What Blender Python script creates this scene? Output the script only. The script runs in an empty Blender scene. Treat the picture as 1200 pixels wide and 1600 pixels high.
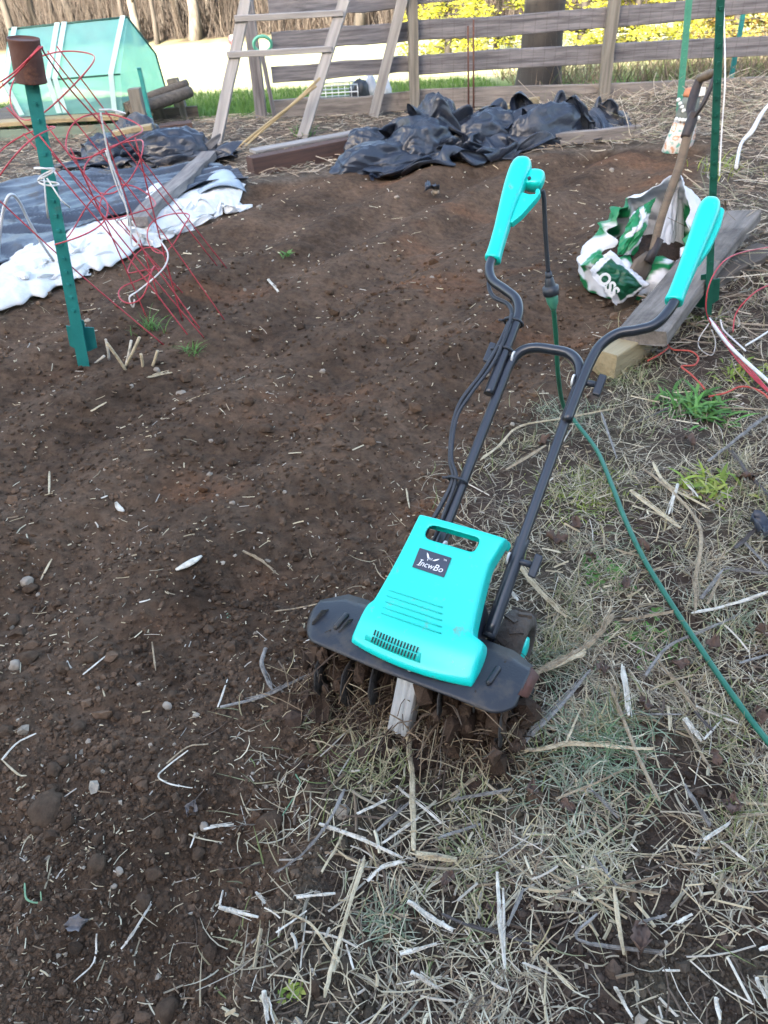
import bpy, bmesh, math, random
import numpy as np
from mathutils import Vector, Matrix, Euler

# ------------------------------------------------------------------ camera, sky, sun, exposure
rng = np.random.default_rng(7); random.seed(7)
SC = bpy.context.scene; COL = SC.collection
CAM_H, PITCH, ROLL, FPX = 1.35, math.radians(37), math.radians(3.3), 1200.0
FWD = np.array([0, math.cos(PITCH), -math.sin(PITCH)])
_r0 = np.array([1., 0, 0]); _u0 = np.cross(_r0, FWD)
RIGHT = math.cos(ROLL) * _r0 - math.sin(ROLL) * _u0
UP = np.cross(RIGHT, FWD); CPOS = np.array([0, 0, CAM_H])
cd = bpy.data.cameras.new('camera'); cam = bpy.data.objects.new('camera', cd); COL.objects.link(cam)
cd.sensor_fit = 'VERTICAL'; cd.sensor_height = 24; cd.lens = 18; cd.clip_start = .02; cd.clip_end = 1500
cam.matrix_world = Matrix(((RIGHT[0], UP[0], -FWD[0], 0), (RIGHT[1], UP[1], -FWD[1], 0), (RIGHT[2], UP[2], -FWD[2], CAM_H), (0, 0, 0, 1)))
cd.dof.use_dof = True; cd.dof.focus_distance = 1.55; cd.dof.aperture_fstop = 6.5
SC.camera = cam
SUN_EL, SUN_AZ = math.radians(21), math.radians(205)      # azimuth of the sun, clockwise from +Y
wd = bpy.data.worlds.new('World'); SC.world = wd; wd.use_nodes = True
nt = wd.node_tree; bg = nt.nodes['Background']
sky = nt.nodes.new('ShaderNodeTexSky'); sky.sky_type = 'NISHITA'; sky.sun_disc = False
sky.sun_elevation = SUN_EL; sky.sun_rotation = SUN_AZ; sky.air_density = 1.0; sky.dust_density = 3.0; sky.ozone_density = .35
nt.links.new(sky.outputs[0], bg.inputs[0]); bg.inputs[1].default_value = .06
sl = bpy.data.lights.new('sun', 'SUN'); so = bpy.data.objects.new('sun', sl); COL.objects.link(so)
sl.energy = 2.8; sl.angle = math.radians(.6); sl.color = (1, .90, .74)
sd = Vector((math.sin(SUN_AZ) * math.cos(SUN_EL), math.cos(SUN_AZ) * math.cos(SUN_EL), math.sin(SUN_EL)))
so.rotation_euler = sd.to_track_quat('Z', 'Y').to_euler(); so.location = (-6, -14, 12)
SC.view_settings.view_transform = 'Standard'; SC.view_settings.look = 'None'
SC.view_settings.gamma = 1; SC.view_settings.use_curve_mapping = False
SC.view_settings.exposure = 4.1
SC.cycles.use_denoising = True
SC.cycles.max_bounces = 6; SC.cycles.transparent_max_bounces = 12

# ------------------------------------------------------------------ noise (numpy)
def _h(ix, iy, iz, s):
    n = (ix * 374761393 + iy * 668265263 + iz * 2147483647 + s * 974634777) & 0xFFFFFFFF
    n = ((n ^ (n >> 13)) * 1274126177) & 0xFFFFFFFF
    n = n ^ (n >> 16)
    return n
def vnoise(x, y, z=0., seed=0):
    x, y, z = np.broadcast_arrays(np.asarray(x, float), np.asarray(y, float), np.asarray(z, float))
    xi = np.floor(x).astype(np.int64); yi = np.floor(y).astype(np.int64); zi = np.floor(z).astype(np.int64)
    fx, fy, fz = x - xi, y - yi, z - zi
    u, v, w = [f * f * f * (f * (f * 6 - 15) + 10) for f in (fx, fy, fz)]
    def g(a, b, c):
        h = _h(xi + a, yi + b, zi + c, seed)
        gx = (h & 255) / 127.5 - 1; gy = ((h >> 8) & 255) / 127.5 - 1; gz = ((h >> 16) & 255) / 127.5 - 1
        return gx * (fx - a) + gy * (fy - b) + gz * (fz - c)
    def L(a, b, t): return a + (b - a) * t
    if not np.any(z):
        return L(L(g(0, 0, 0), g(1, 0, 0), u), L(g(0, 1, 0), g(1, 1, 0), u), v)
    return L(L(L(g(0, 0, 0), g(1, 0, 0), u), L(g(0, 1, 0), g(1, 1, 0), u), v),
             L(L(g(0, 0, 1), g(1, 0, 1), u), L(g(0, 1, 1), g(1, 1, 1), u), v), w)
def fbm(x, y, z=0., o=4, seed=0, gain=.5):
    s = 0; a = 1.
    for k in range(o):
        s = s + a * vnoise(np.asarray(x) * 2**k, np.asarray(y) * 2**k, np.asarray(z) * 2**k, seed + k); a *= gain
    return s
def sst(a, b, x): t = np.clip((x - a) / (b - a), 0, 1); return t * t * (3 - 2 * t)
def cells(x, y, seed=0):
    """distance to nearest jittered point and that point's hash (0..1)"""
    xi = np.floor(x).astype(np.int64); yi = np.floor(y).astype(np.int64)
    best = np.full(x.shape, 9.); hh = np.zeros(x.shape)
    for a in (-1, 0, 1):
        for b in (-1, 0, 1):
            h = _h(xi + a, yi + b, xi * 0, seed)
            px = xi + a + (h & 1023) / 1023.; py = yi + b + ((h >> 10) & 1023) / 1023.
            d = np.hypot(x - px, y - py); m = d < best
            best = np.where(m, d, best); hh = np.where(m, ((h >> 20) & 1023) / 1023., hh)
    return best, hh

# ------------------------------------------------------------------ the lie of the land
def ray(px, py): return RIGHT * (px - 600) / FPX - UP * (py - 800) / FPX + FWD
def flat(px, py, z=0.):
    d = ray(px, py); return CPOS + d * ((z - CAM_H) / d[2])
def onY(px, py, Y):
    d = ray(px, py); return CPOS + d * (Y / d[1])
def zat(P, py):
    lo, hi = -4., 3.
    for _ in range(40):
        m = (lo + hi) / 2; v = np.array([P[0], P[1], m]) - CPOS
        y = 800 - FPX * (v @ UP) / (v @ FWD)
        if y > py: lo = m
        else: hi = m
    return m
SOIL_PX = [(1108, 243), (1078, 330), (1005, 470), (955, 590), (870, 640), (800, 684), (748, 752), (705, 850), (640, 1000), (556, 1130),
           (505, 1225), (492, 1330), (440, 1450), (392, 1600)]
SOIL = [flat(*p)[:2] for p in SOIL_PX] + [np.array(p) for p in ((-.12, .3), (-.1, -1.2), (-7, -1.2), (-7, 1.6), (-2.6, 2.95))] + \
       [flat(*p)[:2] for p in ((0, 505), (120, 440), (210, 395), (330, 335), (395, 295), (545, 270), (700, 262), (940, 238))]
SOIL = np.array(SOIL)
def soil_sd(x, y):
    """signed distance to the tilled bed, positive inside"""
    x = np.asarray(x, float); y = np.asarray(y, float)
    d = np.full(x.shape, 1e9); ins = np.zeros(x.shape, bool); n = len(SOIL)
    for i in range(n):
        a, b = SOIL[i], SOIL[(i + 1) % n]; e = b - a
        t = np.clip(((x - a[0]) * e[0] + (y - a[1]) * e[1]) / (e @ e), 0, 1)
        d = np.minimum(d, np.hypot(x - a[0] - t * e[0], y - a[1] - t * e[1]))
        c = (a[1] > y) != (b[1] > y)
        xc = (b[0] - a[0]) * (y - a[1]) / (b[1] - a[1] + 1e-12) + a[0]
        ins ^= c & (x < xc)
    return np.where(ins, d, -d)
def terrain(x, y):
    x = np.asarray(x, float); y = np.asarray(y, float)
    z = np.where(y > 8.3, -.073 * (np.minimum(y, 45) - 8.3), 0.)
    z = z + np.where(y > 45, .16 * (y - 45), 0)
    return z + .04 * fbm(x * .3, y * .3, o=2, seed=3) * sst(9, 14, y)
TIL_O = np.array([.06, 1.08]); TIL_A = math.radians(30)
def coarse(x, y):
    x = np.asarray(x, float); y = np.asarray(y, float)
    sd_ = soil_sd(x, y); m = sst(-.06, .1, sd_)
    r = (x * .80 - y * .60)                                   # furrows run away to the right
    fur = .046 * np.sin(r * 2 * math.pi / .52 + 1.4 * vnoise(x * .9, y * .9, seed=5)) * (.30 + .70 * sst(.35, -.35, vnoise(x * .8, y * .8, seed=8)))
    z = m * (fur + .045 * fbm(x * 1.3, y * 1.3, o=4, seed=11) - .01) + (1 - m) * (.02 + .03 * fbm(x * 1.4, y * 1.4, o=3, seed=21))
    # bank rising along the back and right of the bed
    z = z + .10 * sst(1.55, 3.2, x) * sst(2.6, 4, y)
    dt = np.hypot(x - .03, y - 1.04); z = z - .035 * np.exp(-(dt / .2) ** 2)
    return np.where(y > 8.25, terrain(x, y), z * sst(8.3, 7.6, y) + terrain(x, y))
def gz(x, y): return float(coarse(np.array([x]), np.array([y]))[0])
def G(px, py, dz=0.):
    P = flat(px, py)
    for _ in range(4):
        z = gz(P[0], P[1]) if P[1] < 8.2 else float(terrain(P[0], P[1]))
        P = flat(px, py, z + dz)
        if P[1] > 60 or P[1] < 0: break
    return P

# ------------------------------------------------------------------ helpers
def tag(o, label=None, cat=None, group=None, kind=None):
    if label: o['label'] = label
    if cat: o['category'] = cat
    if group: o['group'] = group
    if kind: o['kind'] = kind
    return o
def empty(name, loc, rz=0, label=None, cat=None, group=None):
    o = bpy.data.objects.new(name, None); COL.objects.link(o); o.empty_display_size = .1
    o.location = tuple(loc); o.rotation_euler = (0, 0, rz)
    return tag(o, label, cat, group)
def link(name, me, mat, parent=None):
    if mat is not None:
        me.materials.clear(); me.materials.append(mat)
    o = bpy.data.objects.new(name, me); COL.objects.link(o)
    if parent is not None: o.parent = parent
    return o
def frame(d, ref=(0, 0, 1)):
    d = np.asarray(d, float); d = d / (np.linalg.norm(d) + 1e-12); ref = np.array(ref, float)
    if abs(d @ ref) > .95: ref = np.array([1., 0, 0])
    a = np.cross(ref, d); a /= np.linalg.norm(a); return a, np.cross(d, a)
def smooth_path(pts, n=6):
    P = np.asarray(pts, float)
    if len(P) < 3: return P
    Q = np.vstack([2 * P[0] - P[1], P, 2 * P[-1] - P[-2]]); out = []
    for i in range(1, len(Q) - 2):
        for t in np.linspace(0, 1, n, endpoint=False):
            a, b, c, d = Q[i - 1:i + 3]
            out.append(.5 * (2 * b + (c - a) * t + (2 * a - 5 * b + 4 * c - d) * t * t + (3 * b - a - 3 * c + d) * t**3))
    out.append(P[-1]); return np.array(out)
class MB:
    def __init__(s): s.v = []; s.f = []; s.sm = []; s.c = []
    def add(s, V, F, smooth=False, col=None):
        n = len(s.v); s.v += [tuple(map(float, p)) for p in V]; s.f += [tuple(n + i for i in f) for f in F]
        s.sm += [smooth] * len(F)
        if col is not None: s.c += [tuple(col) + (1,)] * len(V)
        return s
    def box(s, c, size, R=None, taper=1., jit=0.):
        hx, hy, hz = [q / 2 for q in size]
        V = np.array([(x, y, z) for z in (-hz, hz) for y in (-hy, hy) for x in (-hx, hx)], float)
        V[4:, :2] *= taper
        if jit: V += rng.normal(0, jit, V.shape)
        if R is not None: V = V @ np.asarray(R).T
        return s.add(V + np.asarray(c), [(0, 2, 3, 1), (4, 5, 7, 6), (0, 1, 5, 4), (2, 6, 7, 3), (0, 4, 6, 2), (1, 3, 7, 5)])
    def tube(s, pts, r, n=8, caps=True, smooth=True, flatk=1., col=None, ref=(0, 0, 1)):
        P = np.asarray(pts, float); k = len(P); r = np.broadcast_to(np.asarray(r, float), (k,))
        T = np.gradient(P, axis=0); a, b = frame(T[0], ref); V = []
        for i in range(k):
            t = T[i] / (np.linalg.norm(T[i]) + 1e-12)
            a = a - t * (a @ t); a /= np.linalg.norm(a) + 1e-12; b = np.cross(t, a)
            for j in range(n):
                an = 2 * math.pi * j / n; V.append(P[i] + r[i] * (math.cos(an) * a + flatk * math.sin(an) * b))
        F = [(i * n + j, i * n + (j + 1) % n, (i + 1) * n + (j + 1) % n, (i + 1) * n + j) for i in range(k - 1) for j in range(n)]
        s.add(V, F, smooth, col)
        if caps:
            m = len(s.v) - k * n
            s.f += [tuple(m + j for j in reversed(range(n))), tuple(m + (k - 1) * n + j for j in range(n))]; s.sm += [False, False]
        return s
    def prism(s, poly, z0, z1, M=None):
        n = len(poly); V = np.array([(x, y, z0) for x, y in poly] + [(x, y, z1) for x, y in poly], float)
        if M is not None: V = (np.asarray(M)[:3, :3] @ V.T).T + np.asarray(M)[:3, 3]
        return s.add(V, [tuple(reversed(range(n))), tuple(range(n, 2 * n))] + [(i, (i + 1) % n, n + (i + 1) % n, n + i) for i in range(n)])
    def lathe(s, prof, n=24, M=None, smooth=True):
        """profile of (r, z) about Z"""
        V = []; k = len(prof)
        for r, z in prof:
            for j in range(n): V.append((r * math.cos(2 * math.pi * j / n), r * math.sin(2 * math.pi * j / n), z))
        V = np.array(V)
        if M is not None: V = (np.asarray(M)[:3, :3] @ V.T).T + np.asarray(M)[:3, 3]
        F = [(i * n + j, i * n + (j + 1) % n, (i + 1) * n + (j + 1) % n, (i + 1) * n + j) for i in range(k - 1) for j in range(n)]
        return s.add(V, F, smooth)
    def grid(s, V, nu, nv, smooth=True, closed=False):
        """V row-major nu x nv"""
        F = []
        for i in range(nu - 1):
            for j in range(nv - (0 if closed else 1)):
                F.append((i * nv + j, i * nv + (j + 1) % nv, (i + 1) * nv + (j + 1) % nv, (i + 1) * nv + j))
        return s.add(V, F, smooth)
    def mesh(s, name):
        me = bpy.data.meshes.new(name); me.from_pydata(s.v, [], s.f)
        me.polygons.foreach_set('use_smooth', s.sm)
        if s.c and len(s.c) == len(s.v):
            ca = me.color_attributes.new('col', 'FLOAT_COLOR', 'POINT'); ca.data.foreach_set('color', np.array(s.c, dtype=np.float32).ravel())
        me.update(); return me
    def build(s, name, mat, parent=None, bevel=0., subsurf=0, solid=0., seg=2):
        o = link(name, s.mesh(name), mat, parent)
        if solid:
            m = o.modifiers.new('s', 'SOLIDIFY'); m.thickness = solid; m.offset = -1
        if bevel:
            m = o.modifiers.new('b', 'BEVEL'); m.width = bevel; m.segments = seg; m.limit_method = 'ANGLE'; m.angle_limit = math.radians(40)
        if subsurf:
            m = o.modifiers.new('ss', 'SUBSURF'); m.levels = subsurf; m.render_levels = subsurf
        return o
def np_mesh(name, V, F, mat, parent=None, col=None, smooth=False):
    """big meshes: V (n,3), F (m,k) arrays"""
    me = bpy.data.meshes.new(name); V = np.asarray(V, np.float32); F = np.asarray(F, np.int32); m, k = F.shape
    me.vertices.add(len(V)); me.vertices.foreach_set('co', V.ravel())
    me.loops.add(m * k); me.loops.foreach_set('vertex_index', F.ravel())
    me.polygons.add(m); me.polygons.foreach_set('loop_start', np.arange(m, dtype=np.int32) * k)
    me.polygons.foreach_set('use_smooth', np.full(m, smooth))
    me.update(calc_edges=True); me.validate()
    if col is not None:
        c = np.ones((len(V), 4), np.float32); c[:, :3] = col
        ca = me.color_attributes.new('col', 'FLOAT_COLOR', 'POINT'); ca.data.foreach_set('color', c.ravel())
    return link(name, me, mat, parent)

# ------------------------------------------------------------------ materials
def new_mat(name):
    m = bpy.data.materials.new(name); m.use_nodes = True
    return m, m.node_tree, m.node_tree.nodes['Principled BSDF']
def N(t, kind, **kw):
    n = t.nodes.new(kind)
    for k, v in kw.items(): setattr(n, k, v)
    return n
def ramp(t, a, b, c0, c1):
    r = N(t, 'ShaderNodeValToRGB'); e = r.color_ramp.elements
    e[0].position = a; e[1].position = b; e[0].color = (*c0, 1); e[1].color = (*c1, 1); return r
def pm(name, c1, c2=None, scale=8., rough=.6, bump=0., bscale=60., metal=0., spec=.5, stretch=None, lo=.35, hi=.65, dirt=None, dscale=5., dlo=.55, dhi=.7, transl=0., coat=0.):
    """two-tone noise material on object coordinates; stretch = grain; dirt = third colour in patches"""
    m, t, b = new_mat(name); c2 = c2 or tuple(x * .75 for x in c1)
    tc = N(t, 'ShaderNodeTexCoord'); mp = N(t, 'ShaderNodeMapping'); t.links.new(tc.outputs['Object'], mp.inputs[0])
    if stretch: mp.inputs['Scale'].default_value = stretch
    no = N(t, 'ShaderNodeTexNoise'); no.inputs['Scale'].default_value = scale; no.inputs['Detail'].default_value = 7; no.inputs['Roughness'].default_value = .65
    t.links.new(mp.outputs[0], no.inputs[0]); r = ramp(t, lo, hi, c1, c2); t.links.new(no.outputs[0], r.inputs[0]); out = r.outputs[0]
    if dirt:
        n2 = N(t, 'ShaderNodeTexNoise'); n2.inputs['Scale'].default_value = dscale; n2.inputs['Detail'].default_value = 8; n2.inputs['Roughness'].default_value = .7
        t.links.new(tc.outputs['Object'], n2.inputs[0]); r2 = ramp(t, dlo, dhi, (0, 0, 0), (1, 1, 1)); t.links.new(n2.outputs[0], r2.inputs[0])
        mx = N(t, 'ShaderNodeMix', data_type='RGBA'); mx.inputs['B'].default_value = (*dirt, 1)
        t.links.new(r2.outputs[0], mx.inputs['Factor']); t.links.new(out, mx.inputs['A']); out = mx.outputs['Result']
        mr = N(t, 'ShaderNodeMix', data_type='FLOAT'); mr.inputs[2].default_value = rough; mr.inputs[3].default_value = .9
        t.links.new(r2.outputs[0], mr.inputs[0]); t.links.new(mr.outputs[0], b.inputs['Roughness'])
    t.links.new(out, b.inputs['Base Color'])
    if not dirt: b.inputs['Roughness'].default_value = rough
    b.inputs['Metallic'].default_value = metal; b.inputs['Specular IOR Level'].default_value = spec
    if coat: b.inputs['Coat Weight'].default_value = coat; b.inputs['Coat Roughness'].default_value = .15
    if bump:
        n3 = N(t, 'ShaderNodeTexNoise'); n3.inputs['Scale'].default_value = bscale; n3.inputs['Detail'].default_value = 6
        t.links.new(mp.outputs[0], n3.inputs[0]); bp = N(t, 'ShaderNodeBump'); bp.inputs['Strength'].default_value = bump; bp.inputs['Distance'].default_value = .01
        t.links.new(n3.outputs[0], bp.inputs['Height']); t.links.new(bp.outputs[0], b.inputs['Normal'])
    if transl:
        o = t.nodes['Material Output']; tr = N(t, 'ShaderNodeBsdfTranslucent'); t.links.new(out, tr.inputs[0])
        ms = N(t, 'ShaderNodeMixShader'); ms.inputs[0].default_value = transl
        t.links.new(b.outputs[0], ms.inputs[1]); t.links.new(tr.outputs[0], ms.inputs[2]); t.links.new(ms.outputs[0], o.inputs[0])
    return m
def attr_mat(name, rough=.8, transl=0., vary=.25, vscale=40., bump=0., bscale=200., spec=.3):
    m, t, b = new_mat(name); at = N(t, 'ShaderNodeAttribute', attribute_name='col')
    tc = N(t, 'ShaderNodeTexCoord'); no = N(t, 'ShaderNodeTexNoise'); no.inputs['Scale'].default_value = vscale; no.inputs['Detail'].default_value = 8; no.inputs['Roughness'].default_value = .7
    t.links.new(tc.outputs['Object'], no.inputs[0]); r = ramp(t, .3, .7, (1 - vary,) * 3, (1 + vary,) * 3); t.links.new(no.outputs[0], r.inputs[0])
    mx = N(t, 'ShaderNodeMix', data_type='RGBA', blend_type='MULTIPLY'); mx.inputs['Factor'].default_value = 1
    t.links.new(at.outputs['Color'], mx.inputs['A']); t.links.new(r.outputs[0], mx.inputs['B']); out = mx.outputs['Result']
    t.links.new(out, b.inputs['Base Color']); b.inputs['Roughness'].default_value = rough; b.inputs['Specular IOR Level'].default_value = spec
    if bump:
        n3 = N(t, 'ShaderNodeTexNoise'); n3.inputs['Scale'].default_value = bscale; n3.inputs['Detail'].default_value = 8; n3.inputs['Roughness'].default_value = .7
        t.links.new(tc.outputs['Object'], n3.inputs[0]); bp = N(t, 'ShaderNodeBump'); bp.inputs['Strength'].default_value = bump; bp.inputs['Distance'].default_value = .006
        t.links.new(n3.outputs[0], bp.inputs['Height']); t.links.new(bp.outputs[0], b.inputs['Normal'])
    if transl:
        o = t.nodes['Material Output']; tr = N(t, 'ShaderNodeBsdfTranslucent'); t.links.new(out, tr.inputs[0])
        ms = N(t, 'ShaderNodeMixShader'); ms.inputs[0].default_value = transl
        t.links.new(b.outputs[0], ms.inputs[1]); t.links.new(tr.outputs[0], ms.inputs[2]); t.links.new(ms.outputs[0], o.inputs[0])
    return m
M_GROUND = attr_mat('ground', .95, 0, .5, 34, 1., 300, .12)
M_CLOD = attr_mat('clod', .95, 0, .35, 60, .8, 220, .15)
M_LITTER = attr_mat('litter', .75, .1, .2, 90)
M_BLADE = attr_mat('blade', .7, .25, .15, 60)
M_FOLI = attr_mat('foliage', .65, .35, .2, 6)
M_BARK = pm('bark', (.048, .041, .036), (.024, .021, .019), 6, .9, .6, 12, stretch=(1, 1, .25))
M_PALEBARK = pm('pale_bark', (.13, .115, .10), (.05, .042, .036), 5, .9, .4, 10, stretch=(1, 1, .3))
M_GREYWOOD = pm('weathered_wood', (.24, .215, .20), (.11, .098, .095), 7, .85, .5, 30, stretch=(.35, 5, 5), dirt=(.05, .045, .045), dscale=3, dlo=.58, dhi=.75)
M_PLANK = pm('plank_wood', (.22, .185, .155), (.10, .085, .075), 7, .85, .6, 30, stretch=(.35, 5, 5), dirt=(.07, .055, .045), dscale=4, dlo=.5, dhi=.7)
M_RAILWOOD = pm('rail_wood', (.20, .19, .205), (.075, .072, .08), 8, .85, .6, 30, stretch=(.3, 5, 5))
M_POSTWOOD = pm('post_wood', (.21, .195, .17), (.11, .10, .088), 6, .85, .5, 30, stretch=(.3, 5, 5))
M_LADDER = pm('ladder_wood', (.31, .295, .285), (.19, .18, .178), 6, .8, .4, 30, stretch=(.3, 5, 5))
M_NEWWOOD = pm('raw_timber', (.34, .27, .155), (.24, .185, .10), 6, .8, .4, 30, stretch=(.35, 4, 4), dirt=(.12, .1, .075), dscale=4)
M_REDWOOD = pm('stained_timber', (.085, .045, .035), (.05, .03, .026), 8, .8, .4, 30, stretch=(.3, 5, 5))
M_TARP = pm('black_tarp', (.016, .021, .034), (.028, .036, .054), 5, .28, .35, 60, spec=.5, dirt=(.10, .095, .095), dscale=3.6, dlo=.54, dhi=.74)
M_SHEET = pm('ground_sheet', (.028, .034, .050), (.05, .06, .082), 4, .38, .25, 40, spec=.5, dirt=(.11, .095, .08), dscale=5, dlo=.55, dhi=.75)
M_FLEECE = pm('fleece', (.80, .80, .79), (.70, .70, .69), 12, .8, .3, 70, transl=.25, dirt=(.30, .25, .20), dscale=6, dlo=.62, dhi=.82)
M_TURQ = pm('turquoise_plastic', (.002, .57, .50), (.002, .59, .52), 3, .30, .03, 400, spec=.45, coat=.25, dirt=(.16, .30, .23), dscale=34, dlo=.60, dhi=.76)
M_TURQ2 = pm('turquoise_shaded', (.003, .50, .43), (.003, .52, .45), 3, .5)  # darker copy of the cover plastic: groove shade put into the colour
M_BLACKP = pm('black_plastic', (.020, .024, .034), (.026, .031, .042), 5, .42, .05, 300, dirt=(.07, .06, .055), dscale=14, dlo=.66, dhi=.8)
M_GUARD = pm('guard_plastic', (.013, .014, .019), (.020, .021, .026), 5, .42, .08, 200, dirt=(.085, .068, .052), dscale=11, dlo=.50, dhi=.74)
M_TUBE = pm('black_tube', (.012, .014, .022), (.018, .021, .030), 4, .28, 0, spec=.6, coat=.2)
M_RUBBER = pm('cable_rubber', (.018, .021, .030), (.028, .032, .042), 20, .5)
M_STEEL = pm('aluminium', (.78, .78, .77), (.64, .63, .61), 6, .30, .1, 60, metal=.5, dirt=(.16, .12, .09), dscale=9, dlo=.60, dhi=.76)
M_TINE = pm('muddy_tine', (.05, .042, .036), (.022, .018, .015), 14, .8, .9, 60, dirt=(.11, .11, .11), dscale=12, dlo=.6, dhi=.75)
M_TYRE = pm('muddy_tyre', (.04, .033, .028), (.085, .066, .052), 12, .9, .9, 50)
M_WHITE = pm('white_plastic', (.75, .75, .73), (.66, .66, .64), 10, .45)
M_PRINT = pm('white_print', (.78, .78, .78), (.74, .74, .74), 10, .5)
M_LABEL = pm('label_plate', (.024, .034, .062), (.03, .042, .074), 6, .4)
M_CORD = pm('green_cord', (.010, .105, .065), (.014, .13, .08), 20, .45)
M_SOCKET = pm('green_socket', (.05, .20, .14), (.06, .24, .165), 12, .45)
M_GPOST = pm('green_post', (.012, .17, .165), (.02, .22, .21), 10, .5, .1, 60, dirt=(.05, .06, .05), dscale=9, dlo=.58, dhi=.75)
M_DKPOST = pm('dark_green_post', (.006, .075, .05), (.01, .10, .065), 10, .45, .1, 60, dirt=(.06, .07, .06), dscale=9, dlo=.6, dhi=.75)
M_RUST = pm('rusty_can', (.105, .042, .030), (.065, .028, .022), 9, .75, .4, 50, dirt=(.20, .085, .05), dscale=12, dlo=.55, dhi=.7)
M_REDWIRE = pm('red_wire', (.48, .05, .07), (.38, .04, .055), 8, .45)
M_REDTWINE = pm('orange_red_twine', (.48, .085, .055), (.40, .06, .045), 40, .7)
M_TWINE = pm('white_twine', (.70, .69, .68), (.55, .53, .51), 40, .8)
M_HANDLEWOOD = pm('tool_handle_wood', (.17, .115, .07), (.10, .068, .043), 8, .6, .3, 40, stretch=(.3, 4, 4))
M_DARKIRON = pm('dark_iron', (.035, .03, .032), (.06, .045, .04), 10, .55, .3, 60, metal=.4, dirt=(.10, .065, .04), dscale=14)
M_BLADEMETAL = pm('spade_blade', (.14, .11, .085), (.075, .06, .048), 8, .6, .3, 40, metal=.25)
M_PEAT = pm('peat', (.045, .026, .018), (.025, .015, .011), 30, .95, 1, 120)
M_STRAWY = pm('stalk_cream', (.55, .46, .31), (.40, .32, .20), 55, .8, .7, 160, lo=.42, hi=.6, dirt=(.13, .095, .07), dscale=38, dlo=.55, dhi=.72)
M_STRAWW = pm('stalk_white', (.68, .63, .54), (.46, .41, .33), 55, .8, .7, 160, lo=.42, hi=.6, dirt=(.13, .095, .07), dscale=38, dlo=.55, dhi=.72)
M_STRAWT = pm('stalk_tan', (.36, .28, .18), (.24, .18, .115), 55, .85, .7, 160, lo=.42, hi=.6, dirt=(.085, .065, .05), dscale=38, dlo=.55, dhi=.72)
M_STRAWG = pm('stalk_grey', (.26, .24, .215), (.15, .135, .12), 55, .85, .7, 160, lo=.42, hi=.6, dirt=(.07, .058, .05), dscale=38, dlo=.55, dhi=.72)
M_STRAWD = pm('stalk_dark', (.085, .07, .062), (.05, .043, .04), 30, .85, .4, 120)
M_SPROUT = pm('sprout_green', (.10, .22, .13), (.14, .24, .13), 30, .6)
M_STONE = pm('pale_stone', (.29, .24, .185), (.19, .155, .12), 20, .8, .4, 60)
M_LEAFD = pm('dead_leaf', (.15, .095, .07), (.10, .065, .05), 14, .8, .3, 80, transl=.15)
M_PLUM = pm('grey_scrap', (.12, .11, .11), (.18, .165, .16), 20, .6, .4, 60)
M_BENCH = pm('bench_green_paint', (.17, .23, .185), (.12, .155, .125), 5, .8, .3, 30, stretch=(.4, 4, 4), dirt=(.20, .165, .12), dscale=4, dlo=.52, dhi=.66)
M_DKWOOD = pm('rotting_wood', (.13, .105, .085), (.065, .053, .044), 7, .9, .6, 30, stretch=(.35, 5, 5))
M_HEM = pm('pale_tape', (.62, .80, .80), (.55, .74, .74), 5, .5, transl=.3)
M_DKGREEN = pm('dark_green_trim', (.01, .06, .045), (.015, .08, .06), 6, .6)
M_BALL = pm('red_rubber', (.6, .03, .04), (.5, .02, .03), 3, .4)
M_MINT = pm('mint_plastic', (.12, .42, .30), (.09, .34, .24), 6, .45)
M_BLACKBAG = pm('black_bag', (.03, .034, .042), (.05, .055, .065), 6, .35, .3, 40)
M_WHITEBAG = pm('white_bag', (.60, .62, .66), (.48, .50, .55), 8, .5, .3, 40)
M_SIDING = pm('shade_barn_siding', (.30, .27, .23), (.22, .2, .17), 4, .8, .3, 20)
M_ROOF = pm('shade_barn_roof', (.10, .095, .09), (.07, .066, .064), 6, .8)
M_GLASSD = pm('dark_pane', (.03, .04, .05), (.03, .04, .05), 3, .1)
M_VENT = pm('vent_dark', (.004, .03, .028), (.004, .02, .02), 5, .6)

# ------------------------------------------------------------------ ground
def lit_cols(x, y):
    sdv = soil_sd(x, y) + .05 * fbm(x * 5, y * 5, o=3, seed=31)
    m = sst(-.05, .06, sdv)[:, None]
    n = fbm(x * 1.6, y * 1.6, o=4, seed=41); n2 = fbm(x * 9, y * 9, o=3, seed=43)
    soil = np.array([.090, .0585, .0385]) * (1 + .75 * n + .4 * n2)[:, None]
    rust = sst(.16, .46, fbm(x * 1.3 + 4, y * 2.6, o=3, seed=47))[:, None] * .55
    soil = soil * (1 - rust) + np.array([.155, .078, .042]) * rust
    g = sst(-.15, .3, fbm(x * 3.1, y * 3.1, o=4, seed=53))[:, None]
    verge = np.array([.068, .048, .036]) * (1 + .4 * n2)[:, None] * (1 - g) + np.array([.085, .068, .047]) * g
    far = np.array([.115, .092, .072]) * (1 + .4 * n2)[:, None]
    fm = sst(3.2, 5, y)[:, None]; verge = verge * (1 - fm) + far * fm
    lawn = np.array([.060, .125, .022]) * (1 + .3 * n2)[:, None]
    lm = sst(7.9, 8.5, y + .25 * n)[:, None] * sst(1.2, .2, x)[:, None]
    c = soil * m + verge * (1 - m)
    return c * (1 - lm) + lawn * lm
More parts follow.
